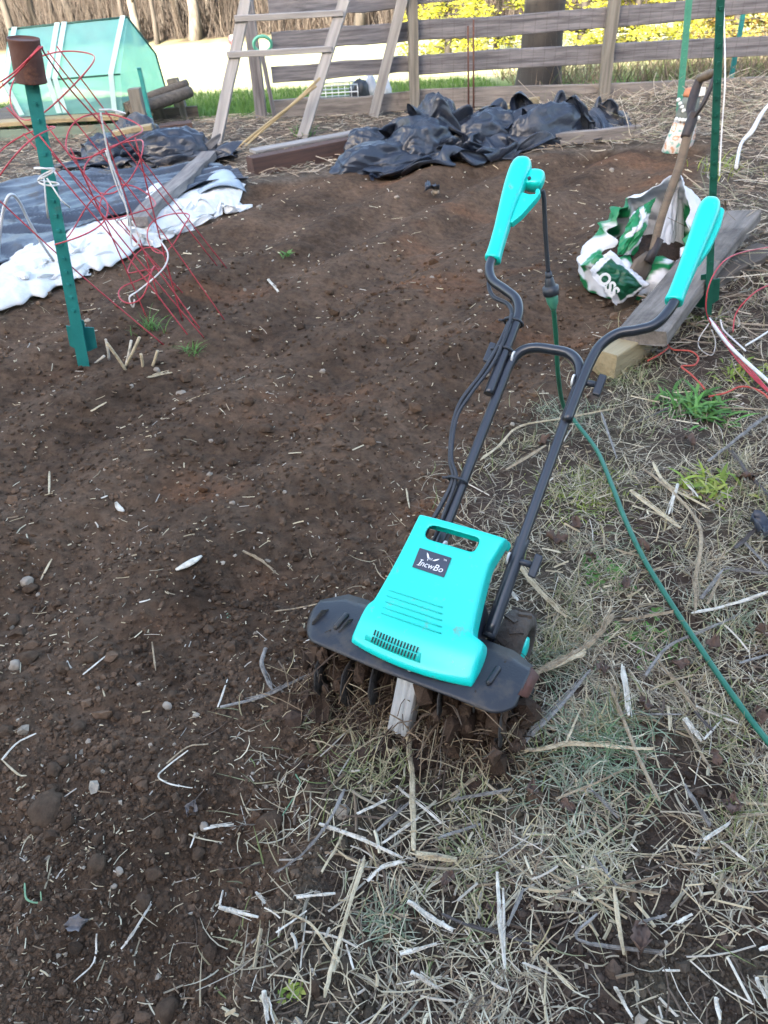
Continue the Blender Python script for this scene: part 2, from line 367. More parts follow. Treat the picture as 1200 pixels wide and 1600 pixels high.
def fine(x, y):
    sdv = soil_sd(x, y); m = sst(-.08, .05, sdv)
    d1, h1 = cells(x * 17, y * 17, 61); d2, h2 = cells(x * 46, y * 46, 67)
    c1 = np.clip(.62 - d1, 0, 1) * (h1 > .45) * h1; c2 = np.clip(.62 - d2, 0, 1) * (h2 > .3) * h2
    nf = fbm(x * 14, y * 14, o=4, seed=71)
    far = sst(3.5, 2, y)
    return m * (.015 * nf + .019 * c1 * far + .009 * c2 * sst(2.4, 1.6, y)) + (1 - m) * (.010 * nf)
ys = np.concatenate([np.linspace(-1.0, .38, 40), .4 * (8.9 / .4) ** np.linspace(0, 1, 580)])
us = np.linspace(-1, 1, 580)
Yg, Ug = np.meshgrid(ys, us, indexing='ij'); Wg = .75 + .74 * np.maximum(Yg, .1); Xg = Ug * Wg
xf, yf = Xg.ravel(), Yg.ravel()
zf = coarse(xf, yf) + fine(xf, yf) * sst(8.6, 7.6, yf)
nr, nc = Yg.shape; idx = np.arange(nr * nc).reshape(nr, nc)
Fq = np.stack([idx[:-1, :-1], idx[:-1, 1:], idx[1:, 1:], idx[1:, :-1]], -1).reshape(-1, 4)
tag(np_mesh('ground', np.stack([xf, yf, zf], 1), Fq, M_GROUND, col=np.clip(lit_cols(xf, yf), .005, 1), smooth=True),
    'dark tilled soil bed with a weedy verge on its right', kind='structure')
# lawn and hillside beyond, one sheet to the horizon
yl = np.concatenate([np.linspace(-400, -2, 12), np.linspace(-1, 8.2, 8), np.linspace(8.45, 60, 130), np.linspace(62, 400, 40)])
xl = np.concatenate([np.linspace(-300, -32, 12), np.linspace(-30, 30, 121), np.linspace(32, 300, 12)])
Yl, Xl = np.meshgrid(yl, xl, indexing='ij'); x_, y_ = Xl.ravel(), Yl.ravel()
z_ = terrain(x_, y_) - np.where(y_ < 8.4, .25, .015)
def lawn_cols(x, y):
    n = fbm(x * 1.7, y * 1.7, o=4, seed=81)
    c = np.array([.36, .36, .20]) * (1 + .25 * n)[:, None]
    c = c * sst(9.5, 12.5, y)[:, None] + np.array([.075, .14, .028]) * (1 - sst(9.5, 12.5, y))[:, None]  # grass paled past the shade edge: sun glare put into the colour
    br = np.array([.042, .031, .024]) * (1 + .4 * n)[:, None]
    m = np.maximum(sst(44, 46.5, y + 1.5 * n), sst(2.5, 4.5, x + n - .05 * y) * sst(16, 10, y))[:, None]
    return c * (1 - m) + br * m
nr, nc = Yl.shape; idx = np.arange(nr * nc).reshape(nr, nc)
Fq = np.stack([idx[:-1, :-1], idx[:-1, 1:], idx[1:, 1:], idx[1:, :-1]], -1).reshape(-1, 4)
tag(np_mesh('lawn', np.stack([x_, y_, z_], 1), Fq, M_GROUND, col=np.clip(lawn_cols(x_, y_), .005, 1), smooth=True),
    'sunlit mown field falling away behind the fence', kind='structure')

# ------------------------------------------------------------------ soil crumbs, grass and litter (uncountable)
_ico = [(-1, 1.618, 0), (1, 1.618, 0), (-1, -1.618, 0), (1, -1.618, 0), (0, -1, 1.618), (0, 1, 1.618), (0, -1, -1.618), (0, 1, -1.618), (1.618, 0, -1), (1.618, 0, 1), (-1.618, 0, -1), (-1.618, 0, 1)]
ICO = np.array(_ico) / 1.902
ICOF = np.array([(0, 11, 5), (0, 5, 1), (0, 1, 7), (0, 7, 10), (0, 10, 11), (1, 5, 9), (5, 11, 4), (11, 10, 2), (10, 7, 6), (7, 1, 8), (3, 9, 4), (3, 4, 2), (3, 2, 6), (3, 6, 8), (3, 8, 9), (4, 9, 5), (2, 4, 11), (6, 2, 10), (8, 6, 7), (9, 8, 1)])
def sample_view(n, y0, y1, pw=1.6, xk=.80, x0=.6):
    """ground points, denser near the path the photographer stands on"""
    u = rng.random(n); k = 1 - pw
    y = (y0**k + u * (y1**k - y0**k)) ** (1 / k)
    x = (rng.random(n) * 2 - 1) * (x0 + xk * y) ; return x, y
def crumbs(n):
    x, y = sample_view(int(n * 1.9), .38, 4.2, 2.0, .62, .38)
    keep = ((soil_sd(x, y) > -.16 + .16 * rng.random(len(x))) | (rng.random(len(x)) < .55 * sst(1.6, .8, y))) & (fbm(x * 2.5, y * 2.5, o=3, seed=91) + .35 * rng.standard_normal(len(x)) > -.35)
    x, y = x[keep][:n], y[keep][:n]; n = len(x)
    r = (.0013 + .0046 * rng.random(n) ** 3.4 + .010 * (rng.random(n) > .985) * rng.random(n)) * (.75 + .42 * y)
    V = ICO[None] * (1 + .22 * rng.standard_normal((n, 12, 1))) * r[:, None, None] * (np.array([1, 1, .8]) * (1 + .2 * rng.standard_normal((n, 1, 3))))
    a = rng.random(n) * 6.28; c, s = np.cos(a), np.sin(a)
    V = np.stack([V[..., 0] * c[:, None] - V[..., 1] * s[:, None], V[..., 0] * s[:, None] + V[..., 1] * c[:, None], V[..., 2]], -1)
    z = coarse(x, y) + fine(x, y)
    V += np.stack([x, y, z + r * .35], -1)[:, None]
    base = np.clip(lit_cols(x, y), .01, 1); base = base * (.6 + .85 * rng.random((n, 1)))
    pale = rng.random(n) > .988; base[pale] = np.array([.34, .29, .23]) * (.6 + .6 * rng.random((pale.sum(), 1)))
    F = (ICOF[None] + 12 * np.arange(n)[:, None, None]).reshape(-1, 3)
    tag(np_mesh('soil_crumbs', V.reshape(-1, 3), F, M_CLOD, col=np.repeat(base, 12, 0), smooth=False), 'loose dark crumbs of soil strewn over the bed', kind='stuff')
crumbs(68000)
def blades(name, x, y, L, W, lean, cols, mat, label, curl=.6, seg=4, z0=0., thick=False, lift=.0):
    """bent strips (grass) or flat three-sided stems (straw); lean 0 = upright, 1 = lying"""
    n = len(x); a = rng.random(n) * 2 * math.pi
    z = coarse(x, y) + fine(x, y) * .7 + z0
    th = lean * math.pi / 2; t = np.linspace(0, 1, seg + 1)
    da = curl * rng.standard_normal(n)
    P = np.zeros((n, seg + 1, 3)); P[:, 0] = np.stack([x, y, z], -1)
    for k in range(seg):
        el = th + (math.pi / 2 - th) * .6 * k / seg
        az = a + da * k / seg
        st = L / seg
        P[:, k + 1] = P[:, k] + np.stack([np.cos(az) * np.sin(el) * st, np.sin(az) * np.sin(el) * st, np.cos(el) * st], -1)
    zz = coarse(P[..., 0].ravel(), P[..., 1].ravel()).reshape(n, seg + 1)
    P[..., 2] = np.maximum(P[..., 2], zz + .002 + lift * rng.random((n, 1)))
    sx = -np.sin(a + da * .5); sy = np.cos(a + da * .5)
    wv = W[:, None] * (1 - .75 * t**2 if not thick else np.ones_like(t))
    S = np.stack([sx[:, None] * wv, sy[:, None] * wv, np.zeros_like(wv)], -1)
    if not thick:
        V = np.stack([P - S, P + S], 2).reshape(n, -1, 3); m = 2 * (seg + 1)
        F = np.array([(2 * k, 2 * k + 1, 2 * k + 3, 2 * k + 2) for k in range(seg)])
    else:
        Z = np.zeros_like(S); Z[..., 2] = wv * 1.3
        V = np.stack([P - S, P + S, P + Z], 2).reshape(n, -1, 3); m = 3 * (seg + 1)
        F = np.array([q for k in range(seg) for q in ((3 * k, 3 * k + 1, 3 * k + 4, 3 * k + 3), (3 * k + 1, 3 * k + 2, 3 * k + 5, 3 * k + 4), (3 * k + 2, 3 * k, 3 * k + 3, 3 * k + 5))])
    F = (F[None] + m * np.arange(n)[:, None, None]).reshape(-1, 4)
    o = np_mesh(name, V.reshape(-1, 3), F, mat, col=np.repeat(cols, m, 0), smooth=not thick)
    return tag(o, label, kind='stuff')
def pick(n, pal, var=.25):
    pal = np.array(pal); c = pal[rng.integers(0, len(pal), n)]; return c * (1 + var * (rng.random((n, 1)) * 2 - 1))
def verge_pts(n, y0, y1, pw, dens, soft=.1):
    x, y = sample_view(n * 5, y0, y1, pw, .66, .45)
    s = -soil_sd(x, y) + soft * rng.standard_normal(len(x))
    bare = sst(.35, .9, np.hypot((x - .44) / .30, (y - .52) / .17)) * (1 - sst(.95, .7, y) * sst(.12, -.08, fbm(x * 6.5, y * 6.5, o=3, seed=119)) * .85)           # trodden bare patch at the near right
    k = (s > 0) & (rng.random(len(x)) < dens(x, y) * (.06 + .94 * bare)) & (x > -1.0 - .2 * y)
    return x[k][:n], y[k][:n]
STRAWP = [(.50, .42, .28), (.40, .325, .215), (.58, .52, .38), (.21, .155, .105), (.32, .28, .21), (.14, .105, .08)]
GRASSP = [(.32, .28, .16), (.38, .33, .20), (.16, .19, .07), (.40, .345, .20), (.25, .25, .14)]
clump = lambda x, y: sst(-.22, .38, fbm(x * 5.2, y * 5.2, o=4, seed=101))
x, y = verge_pts(34000, .4, 4.6, 1.35, lambda x, y: .03 + .22 * sst(.9, 1.5, y) + .75 * clump(x, y) ** 2.2 * (.30 + .70 * sst(.5, 1.0, y)))
blades('dry_grass', x, y, .03 + .06 * rng.random(len(x)), .0009 + .0007 * rng.random(len(x)), .55 + .4 * rng.random(len(x)), pick(len(x), STRAWP), M_BLADE, 'matted dry grass over the verge right of the bed', 1.1)
x, y = verge_pts(15000, .55, 4.6, 1.6, lambda x, y: clump(x + 5, y) ** 2.6 * (.3 + .7 * sst(.6, 1.05, y)))
blades('green_grass', x, y, .03 + .05 * rng.random(len(x)), .0010 + .0007 * rng.random(len(x)), .25 + .5 * rng.random(len(x)), pick(len(x), GRASSP), M_BLADE, 'short grey green grass growing through the straw on the verge', .8)
x, y = verge_pts(4000, .4, 4.8, 1.7, lambda x, y: .15 + .85 * clump(x, y + 9) ** 1.5, .05)
blades('straw_litter', x, y, .015 + .10 * rng.random(len(x)) ** 2.4, .0007 + .0024 * rng.random(len(x)) ** 3, .92 + .08 * rng.random(len(x)), pick(len(x), STRAWP + [(.55, .5, .42)]), M_LITTER, 'broken straw pieces littering the verge', .35, 3, .003, True, .022)
# chaff on the tilled bed
x, y = sample_view(12500, .4, 6.3, 1.25, .62, .42); k = soil_sd(x, y) > .02; x, y = x[k], y[k]
k = rng.random(len(x)) < .35 + .65 * sst(-.3, .4, fbm(x * 2, y * 2, o=2, seed=111)); x, y = x[k], y[k]
blades('bed_chaff', x, y, (.0025 + .007 * rng.random(len(x)) + .035 * rng.random(len(x)) ** 9) * (.8 + .22 * y), (.0006 + .0010 * rng.random(len(x)) ** 2) * (.8 + .36 * y), .95 + .05 * rng.random(len(x)), pick(len(x), STRAWP + [(.5, .45, .38)]), M_LITTER, 'small pale chips of chaff scattered on the tilled bed', .4, 2, .004, True, .004)
# dead weeds and litter on the far and right margins
def far_pts(n):
    x = rng.uniform(-3.8, 6.2, n); y = rng.uniform(2.6, 8.2, n)
    s = -soil_sd(x, y); k = (s > .02) & ((x > 1.0) | (y > 5.4)); return x[k], y[k]
x, y = far_pts(26000)
blades('far_litter', x, y, .04 + .16 * rng.random(len(x)) ** 2, .0016 + .0022 * rng.random(len(x)), .72 + .28 * rng.random(len(x)), pick(len(x), [(.30, .24, .18), (.21, .165, .125), (.40, .35, .28), (.13, .10, .08), (.20, .19, .15)], .35), M_LITTER, 'dead weeds and litter between the bed and the fence', .8, 3, .002, True, .03)
x = rng.uniform(1.25, 6, 5200); y = rng.uniform(2.2, 7.6, 5200); k = (soil_sd(x, y) < -.12) & (x > 1.25 + .12 * np.sin(y * 3)); x, y = x[k], y[k]
blades('dead_stems', x, y, .08 + .38 * rng.random(len(x)) ** 2, .0012 + .0016 * rng.random(len(x)), .35 + .6 * rng.random(len(x)), pick(len(x), [(.40, .34, .26), (.28, .22, .16), (.17, .135, .105), (.48, .43, .35), (.22, .22, .14)], .3), M_LITTER, 'tangled dead weed stems on the right hand bank', 1.2, 4, .0, True, .05)
# shaded lawn blades past the fence at the left
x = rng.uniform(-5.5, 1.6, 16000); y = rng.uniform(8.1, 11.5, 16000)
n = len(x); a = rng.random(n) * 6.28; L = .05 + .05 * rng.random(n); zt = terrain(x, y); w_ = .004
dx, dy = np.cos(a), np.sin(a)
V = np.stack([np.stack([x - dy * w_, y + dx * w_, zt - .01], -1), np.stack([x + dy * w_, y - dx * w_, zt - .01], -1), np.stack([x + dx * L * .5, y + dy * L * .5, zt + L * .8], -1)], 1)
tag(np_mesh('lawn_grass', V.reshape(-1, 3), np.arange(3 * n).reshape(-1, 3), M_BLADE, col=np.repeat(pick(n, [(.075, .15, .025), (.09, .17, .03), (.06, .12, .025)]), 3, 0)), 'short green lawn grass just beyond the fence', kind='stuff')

# ------------------------------------------------------------------ generic builders
def beam_mesh(L, w, h, warp=0., nseg=8, bev=.004, taper=1., chip=.0, rs=1):
    r = np.random.default_rng(rs); xs = np.linspace(-L / 2, L / 2, nseg + 1); V = []
    oy = np.cumsum(r.normal(0, warp, nseg + 1)); oz = np.cumsum(r.normal(0, warp, nseg + 1)); oy -= np.linspace(oy[0], oy[-1], nseg + 1); oz -= np.linspace(oz[0], oz[-1], nseg + 1)
    b = min(bev, w * .3, h * .3)
    sec = [(-w/2 + b, -h/2), (w/2 - b, -h/2), (w/2, -h/2 + b), (w/2, h/2 - b), (w/2 - b, h/2), (-w/2 + b, h/2), (-w/2, h/2 - b), (-w/2, -h/2 + b)]
    for i, x in enumerate(xs):
        k = 1 + (taper - 1) * i / nseg
        for (yy, zz) in sec:
            V.append((x + (r.normal(0, chip) if i in (0, nseg) else 0), yy * k + oy[i] + r.normal(0, chip * .3), zz * k + oz[i] + r.normal(0, chip * .3)))
    m = MB(); F = [(i * 8 + j, i * 8 + (j + 1) % 8, (i + 1) * 8 + (j + 1) % 8, (i + 1) * 8 + j) for i in range(nseg) for j in range(8)]
    F += [tuple(reversed(range(8))), tuple(nseg * 8 + j for j in range(8))]
    m.add(V, [tuple(reversed(f)) for f in F]); return m.mesh('beam')
def along(P0, P1, upv=(0, 0, 1)):
    P0 = np.asarray(P0, float); P1 = np.asarray(P1, float); X = (P1 - P0); L = np.linalg.norm(X); X /= L
    u = np.array(upv, float); u = u - X * (u @ X)
    if np.linalg.norm(u) < 1e-3: u = np.array([0, 1., 0]) - X * X[1]
    Z = u / np.linalg.norm(u); Y = np.cross(Z, X); c = (P0 + P1) / 2
    return L, Matrix(((X[0], Y[0], Z[0], c[0]), (X[1], Y[1], Z[1], c[1]), (X[2], Y[2], Z[2], c[2]), (0, 0, 0, 1)))
_bs = [0]
def beam(name, P0, P1, w, h, mat, parent=None, upv=(0, 0, 1), warp=.002, bev=.004, taper=1., chip=.002):
    """a timber from P0 to P1 (world), w across, h along upv"""
    L, M = along(P0, P1, upv); _bs[0] += 1
    o = link(name, beam_mesh(L, w, h, warp, 8, bev, taper, chip, _bs[0]), mat)
    if parent is not None:
        o.parent = parent; o.matrix_local = parent_inv(parent) @ M
    else: o.matrix_world = M
    return o
def parent_inv(p):
    return (Matrix.Translation(p.location) @ p.rotation_euler.to_matrix().to_4x4()).inverted()
def wtube(name, pts, r, mat, parent=None, n=8, sm=6, flatk=1.):
    """tube from world points, placed at its first point"""
    P = smooth_path(pts, sm) if sm else np.asarray(pts, float)
    rr = r if np.isscalar(r) else np.interp(np.linspace(0, 1, len(P)), np.linspace(0, 1, len(r)), r)
    m = MB()
    if parent is not None:
        I = np.array(parent_inv(parent)); Q = (I[:3, :3] @ P.T).T + I[:3, 3]; m.tube(Q, rr, n, flatk=flatk); return m.build(name, mat, parent)
    o0 = P[0].copy(); m.tube(P - o0, rr, n, flatk=flatk); o = m.build(name, mat); o.location = o0; return o

def ridged(x, y, seed, o=3):
    s = 0; a = 1.
    for k in range(o): s = s + a * (1 - np.abs(vnoise(x * 2**k, y * 2**k, seed=seed + k)) * 2.2); a *= .5
    return s / 1.75
# ------------------------------------------------------------------ a crumpled cloth, dropped in a short cloth simulation
def crumple(nx, ny, lx, ly, sx, sy, seed, frames):
    rg = np.random.default_rng(seed)
    def wn(u, v, n, f):
        s = 0
        for k in range(n):
            a = rg.uniform(0, 6.28); fr = f * rg.uniform(.4, 1.6); s = s + np.sin((u * math.cos(a) + v * math.sin(a)) * fr + rg.uniform(0, 6.28)) / n
        return s
    u, v = np.meshgrid(np.linspace(-.5, .5, nx), np.linspace(-.5, .5, ny), indexing='ij')
    rest = np.stack([u * lx, v * ly, 0 * u], -1); ph = wn(u, v, 6, 11) * 1.6; amp = .13 * (1 + 1.2 * wn(u, v, 5, 10))
    z = .30 + amp * np.sin(2 * math.pi * (u * 4.5 + v * 1.2 + .5 * ph)) + .10 * np.sin(2 * math.pi * (v * 2.5 + ph + .3)) + .15 * wn(u, v, 8, 14)
    P = np.stack([u * sx + .06 * wn(u, v, 6, 20), v * sy + .06 * wn(u, v, 6, 20), z + .02], -1)
    idx = np.arange(nx * ny).reshape(nx, ny); F = np.stack([idx[:-1, :-1], idx[1:, :-1], idx[1:, 1:], idx[:-1, 1:]], -1).reshape(-1, 4)
    me = bpy.data.meshes.new('cloth'); me.from_pydata(P.reshape(-1, 3).tolist(), [], F.tolist()); o = bpy.data.objects.new('cloth', me); COL.objects.link(o)
    o.shape_key_add(name='Basis'); kb = o.shape_key_add(name='rest'); kb.data.foreach_set('co', rest.reshape(-1).astype(np.float32))
    m = o.modifiers.new('c', 'CLOTH'); s = m.settings; s.quality = 4; s.mass = .4; s.tension_stiffness = 12; s.compression_stiffness = 12; s.shear_stiffness = 5; s.bending_stiffness = .25; s.air_damping = 1; s.rest_shape_key = kb
    c = m.collision_settings; c.use_self_collision = True; c.self_distance_min = .012; c.distance_min = .01; c.collision_quality = 2; m.point_cache.frame_start = 1; m.point_cache.frame_end = frames
    g = bpy.data.meshes.new('floor'); g.from_pydata([(-5, -5, 0), (5, -5, 0), (5, 5, 0), (-5, 5, 0)], [], [(0, 1, 2, 3)]); go = bpy.data.objects.new('floor', g); COL.objects.link(go); go.modifiers.new('c', 'COLLISION'); go.collision.cloth_friction = 30
    SC.frame_start = 1; SC.frame_end = frames
    for f in range(1, frames + 1): SC.frame_set(f)
    e = o.evaluated_get(bpy.context.evaluated_depsgraph_get()).to_mesh(); V = np.zeros(len(e.vertices) * 3, np.float32); e.vertices.foreach_get('co', V); V = V.reshape(-1, 3).astype(float)
    bpy.data.objects.remove(o); bpy.data.objects.remove(go); SC.frame_set(1); SC.frame_end = 1
    if not np.isfinite(V).all(): V = P.reshape(-1, 3)
    V[:, :2] -= (V[:, :2].min(0) + V[:, :2].max(0)) / 2; return V, F
CLV, CLF = crumple(78, 50, 3.0, 2.0, 2.0, .85, 5, 44)
def drape(name, places, mat, label, cat, sub=1, solid=.0):
    """the crumpled cloth laid down once or more as one thing; places: (centre, scale xyz, turn)"""
    m = MB(); o0 = np.asarray(places[0][0], float)
    for c, sc, a in places:
        V = CLV * np.array(sc); ca, sa = math.cos(a), math.sin(a); V = np.stack([V[:, 0] * ca - V[:, 1] * sa, V[:, 0] * sa + V[:, 1] * ca, V[:, 2]], 1); W = V + np.asarray(c)
        V[:, 2] += coarse(W[:, 0], W[:, 1]) ; V += np.asarray(c) - o0; V[:, 2] -= c[2] - o0[2] - .0
        m.add(V, CLF.tolist(), True)
    o = m.build(name, mat, subsurf=sub, solid=solid); o.location = (o0[0], o0[1], 0); return tag(o, label, cat)

# ------------------------------------------------------------------ building added unseen behind the photographer to throw the shade
shade_barn = empty('shade_barn', (-4, -9, 0), 0, 'long weathered building added out of view behind the garden to shade it', 'shade_barn')
BW, BD, BH, BR = 34, 7, 5.0, 8.5
m = MB(); 
V = [(-BW/2, -BD/2, -.3), (BW/2, -BD/2, -.3), (BW/2, BD/2, -.3), (-BW/2, BD/2, -.3), (-BW/2, -BD/2, BH), (BW/2, -BD/2, BH), (BW/2, BD/2, BH), (-BW/2, BD/2, BH), (-BW/2, 0, BR - .1), (BW/2, 0, BR - .1)]
m.add(V, [(0, 1, 5, 4), (2, 3, 7, 6), (1, 2, 6, 9, 5), (3, 0, 4, 8, 7)]); m.build('wall', M_SIDING, shade_barn)
m = MB(); e = .4; k_ = (BR - BH) / (BD / 2)
for s_ in (-1, 1):
    V = [(-BW/2 - e, 0, BR), (BW/2 + e, 0, BR), (BW/2 + e, s_ * (BD/2 + e), BH - k_ * e), (-BW/2 - e, s_ * (BD/2 + e), BH - k_ * e)]
    V += [(a, b, c - .12) for a, b, c in V]
    m.add(V, [(0, 1, 2, 3), (7, 6, 5, 4), (0, 4, 5, 1), (1, 5, 6, 2), (2, 6, 7, 3), (3, 7, 4, 0)])
m.build('roof', M_ROOF, shade_barn)
m = MB(); m.box((0, BD/2 + .04, 1.4), (3, .07, 2.8)); m.build('door', M_DKWOOD, shade_barn)
for xx in (-11, -6, 6, 11):
    m = MB(); m.box((xx, BD/2 + .03, 2), (1.1, .06, 1.2)); wn = m.build('window', M_WHITE, shade_barn)
    m = MB(); m.box((xx, BD/2 + .07, 2), (.95, .03, 1.05)); m.build('pane', M_GLASSD, wn)

# ------------------------------------------------------------------ woods across the field
wood = []
def bare_tree(name, x, y, h, r, mat, label, lean=0., seed=0):
    rg = np.random.default_rng(seed); z = float(terrain(x, y)) - .2
    t = empty(name, (x, y, z), 0, label, 'tree', 'bare trees of the wood across the field')
    n = 10; zz = np.linspace(0, h, n); wob = np.cumsum(rg.normal(0, .07, (n, 2)), 0); wob[0] = 0
    P = np.stack([wob[:, 0] + lean * zz, wob[:, 1], zz], 1); rr = r * (1 - .8 * zz / h) * np.where(zz < .1, 1.35, 1)
    m = MB(); m.tube(P, rr, 7); m.build('trunk', mat, t)
    m = MB()
    for k in range(11):
        f = rg.uniform(.16, .95); b0 = np.array([np.interp(f * h, zz, P[:, i]) for i in range(3)]); a = rg.uniform(0, 6.28); L = rg.uniform(.8, 2.6)
        d = np.array([math.cos(a), math.sin(a), rg.uniform(.3, 1.2)]); b1 = b0 + d * L * .5; b2 = b1 + (d + rg.normal(0, .3, 3)) * L * .5
        r0 = r * (1 - .8 * f) * .45; m.tube([b0, b1, b2], [r0, r0 * .6, r0 * .2], 5)
        m.tube([b1, b1 + (d + rg.normal(0, .6, 3)) * L * .5], [r0 * .5, r0 * .12], 4)
    m.build('crown', mat, t); return t
PT = [(215, 62, 13, 1), (262, 66, 12, 1), (285, 66, 10, 1), (306, 66, 17, 1), (330, 62, 8, 1), (345, 62, 12, 0), (200, 55, 8, 0), (165, 50, 9, 0), (120, 48, 12, 0), (60, 44, 10, 0), (20, 40, 12, 0),
      (480, 48, 12, 1), (515, 46, 9, 1), (560, 44, 14, 0), (595, 42, 11, 1), (440, 52, 10, 0), (625, 40, 9, 0), (380, 58, 9, 0), (545, 45, 7, 1), (575, 43, 8, 1), (245, 66, 7, 0), (90, 46, 7, 0)]
for i, (px, py, wpx, pale) in enumerate(PT):
    Y = 45.5 + 5 * ((i * 37) % 10) / 10; P = onY(px, py, Y)
    bare_tree('bare_tree', P[0], Y, 11 + (i * 7) % 5, wpx / 26. / 2 * .92, M_PALEBARK if pale else M_BARK,
              ('pale trunked bare tree at the edge of the far wood' if pale else 'dark trunked bare tree at the edge of the far wood'), .02 * math.sin(i * 5.), i)
n = 22000; x = rng.uniform(-34, 40, n); y = 46 + 14 * rng.random(n) ** 1.3; zt = terrain(x, y)
L = .5 + 2.8 * rng.random(n) ** 1.5; a = rng.normal(0, .28, n); b = rng.normal(0, .28, n); w_ = .010 + .028 * rng.random(n) ** 2
B0 = np.stack([x, y, zt - .1], -1); T0 = B0 + np.stack([np.sin(a) * L, np.sin(b) * L, L], -1); dx = np.stack([w_, w_ * 0, w_ * 0], -1); dy = np.stack([w_ * 0, w_, w_ * 0], -1)
V = np.stack([B0 - dx, B0 + dx, B0 + dy * 1.5, T0], 1); F = np.array([(0, 1, 3), (1, 2, 3), (2, 0, 3)])
F = (F[None] + 4 * np.arange(n)[:, None, None]).reshape(-1, 3)
tag(np_mesh('brush', V.reshape(-1, 3), F, M_LITTER, col=np.repeat(pick(n, [(.024, .018, .015), (.034, .026, .022), (.016, .013, .011), (.05, .041, .034), (.022, .016, .013)], .3), 4, 0)), 'brown leafless brush filling the far wood', kind='stuff')

# ------------------------------------------------------------------ sunlit evergreens and the thick trunk behind the fence
def evergreen(name, px, Y, rad, h, n, label, pal, seed, z0=0.):
    rg = np.random.default_rng(seed); P = onY(px, 90, Y); x, y = P[0], Y; z = float(terrain(x, y))
    t = empty(name, (x, y, z - .05), 0, label, 'evergreen', 'sunlit evergreens behind the fence')
    m = MB(); m.tube([(0, 0, 0), (.03, .02, h * .5), (0, 0, h)], [.07, .05, .012], 7); m.build('trunk', M_BARK, t)
    mb = MB(); br = []
    for k in range(70):
        f = rg.random() ** 1.2; a = rg.uniform(0, 6.28); L = rad * (1 - f) ** .7 * rg.uniform(.7, 1.12); zb = z0 + f * h * .95
        d = np.array([math.cos(a), math.sin(a), 0]); p0 = np.array([0, 0, zb]); p1 = p0 + d * L * .6 + [0, 0, .02 * L]; p2 = p0 + d * L + [0, 0, -.16 * L]
        mb.tube([p0, p1, p2], [.012, .008, .003], 4); br.append((p0, p1, p2))
    tag(mb.build('branches', M_BARK, t), kind='stuff')
    bi = rg.integers(0, 70, n); s = np.sqrt(rg.random(n)); B = np.array(br)[bi]
    C0 = np.where((s < .6)[:, None], B[:, 0] + (B[:, 1] - B[:, 0]) * (s / .6)[:, None], B[:, 1] + (B[:, 2] - B[:, 1]) * ((s - .6) / .4)[:, None]) + rg.normal(0, .055, (n, 3)) * [1, 1, .6]
    d = rg.normal(0, 1, (n, 3)); d[:, 2] *= .5; d /= np.linalg.norm(d, axis=1)[:, None]; e = np.cross(d, rg.normal(0, 1, (n, 3))); e /= np.linalg.norm(e, axis=1)[:, None]
    L = (.05 + .07 * rg.random(n))[:, None]; W = L * .16
    V = np.stack([C0, C0 + d * L * .5 + e * W, C0 + d * L, C0 + d * L * .5 - e * W], 1)
    pal = np.array(pal); c = pal[rg.integers(0, len(pal), n)] * (1 + .3 * (rg.random((n, 1)) * 2 - 1))
    np_mesh('crown', V.reshape(-1, 3), (np.arange(4)[None] + 4 * np.arange(n)[:, None]), M_FOLI, t, col=np.repeat(c, 4, 0))
    return t
YG = [(.34, .32, .03), (.27, .28, .028), (.40, .35, .035), (.17, .20, .03)]
YB = [(.26, .21, .045), (.20, .20, .035), (.30, .19, .06)]
for i, a in enumerate([(700, 15.5, 1.1, 3.2, 7000, 'leftmost sunlit evergreen above the top rail', YG), (775, 19., 1.5, 4, 7000, 'far evergreen left of the thick trunk', YG), (905, 15.0, 1.3, 3.4, 8000, 'evergreen just right of the thick trunk', YG),
                       (985, 13.8, 1.1, 3.0, 8000, 'evergreen behind the right fence post', YG), (1065, 15.5, 1.4, 3.6, 7000, 'evergreen behind the pale green stake', YG), (1140, 14.2, 1.0, 2.6, 6500, 'browning evergreen right of the tall dark stake', YB), (1215, 15.2, 1.5, 3.4, 7000, 'rightmost evergreen at the picture edge', YG)]):
    evergreen('evergreen', a[0], a[1], a[2], a[3], a[4], a[5], a[6], 200 + i, .12)
P = onY(842, 112, 9.3); z = float(terrain(P[0], 9.3))
bt = empty('thick_tree', (P[0], 9.3, z - .1), 0, 'thick dark trunked tree standing close behind the fence', 'tree')
m = MB(); zz = np.array([0, .15, .4, .9, 2, 4, 7, 10]); m.tube(np.stack([.02 * zz, 0 * zz, zz], 1), [.31, .25, .215, .205, .195, .17, .12, .05], 14); m.build('trunk', M_BARK, bt)
m = MB()
for k in range(14):
    f = rng.uniform(2.5, 9); a = rng.uniform(0, 6.28); d = np.array([math.cos(a), math.sin(a), .5]); p = np.array([.02 * f, 0, f]); m.tube([p, p + d * 1.1, p + d * 2.1 + [0, 0, .3]], [.06, .04, .01], 6)
m.build('crown', M_BARK, bt)
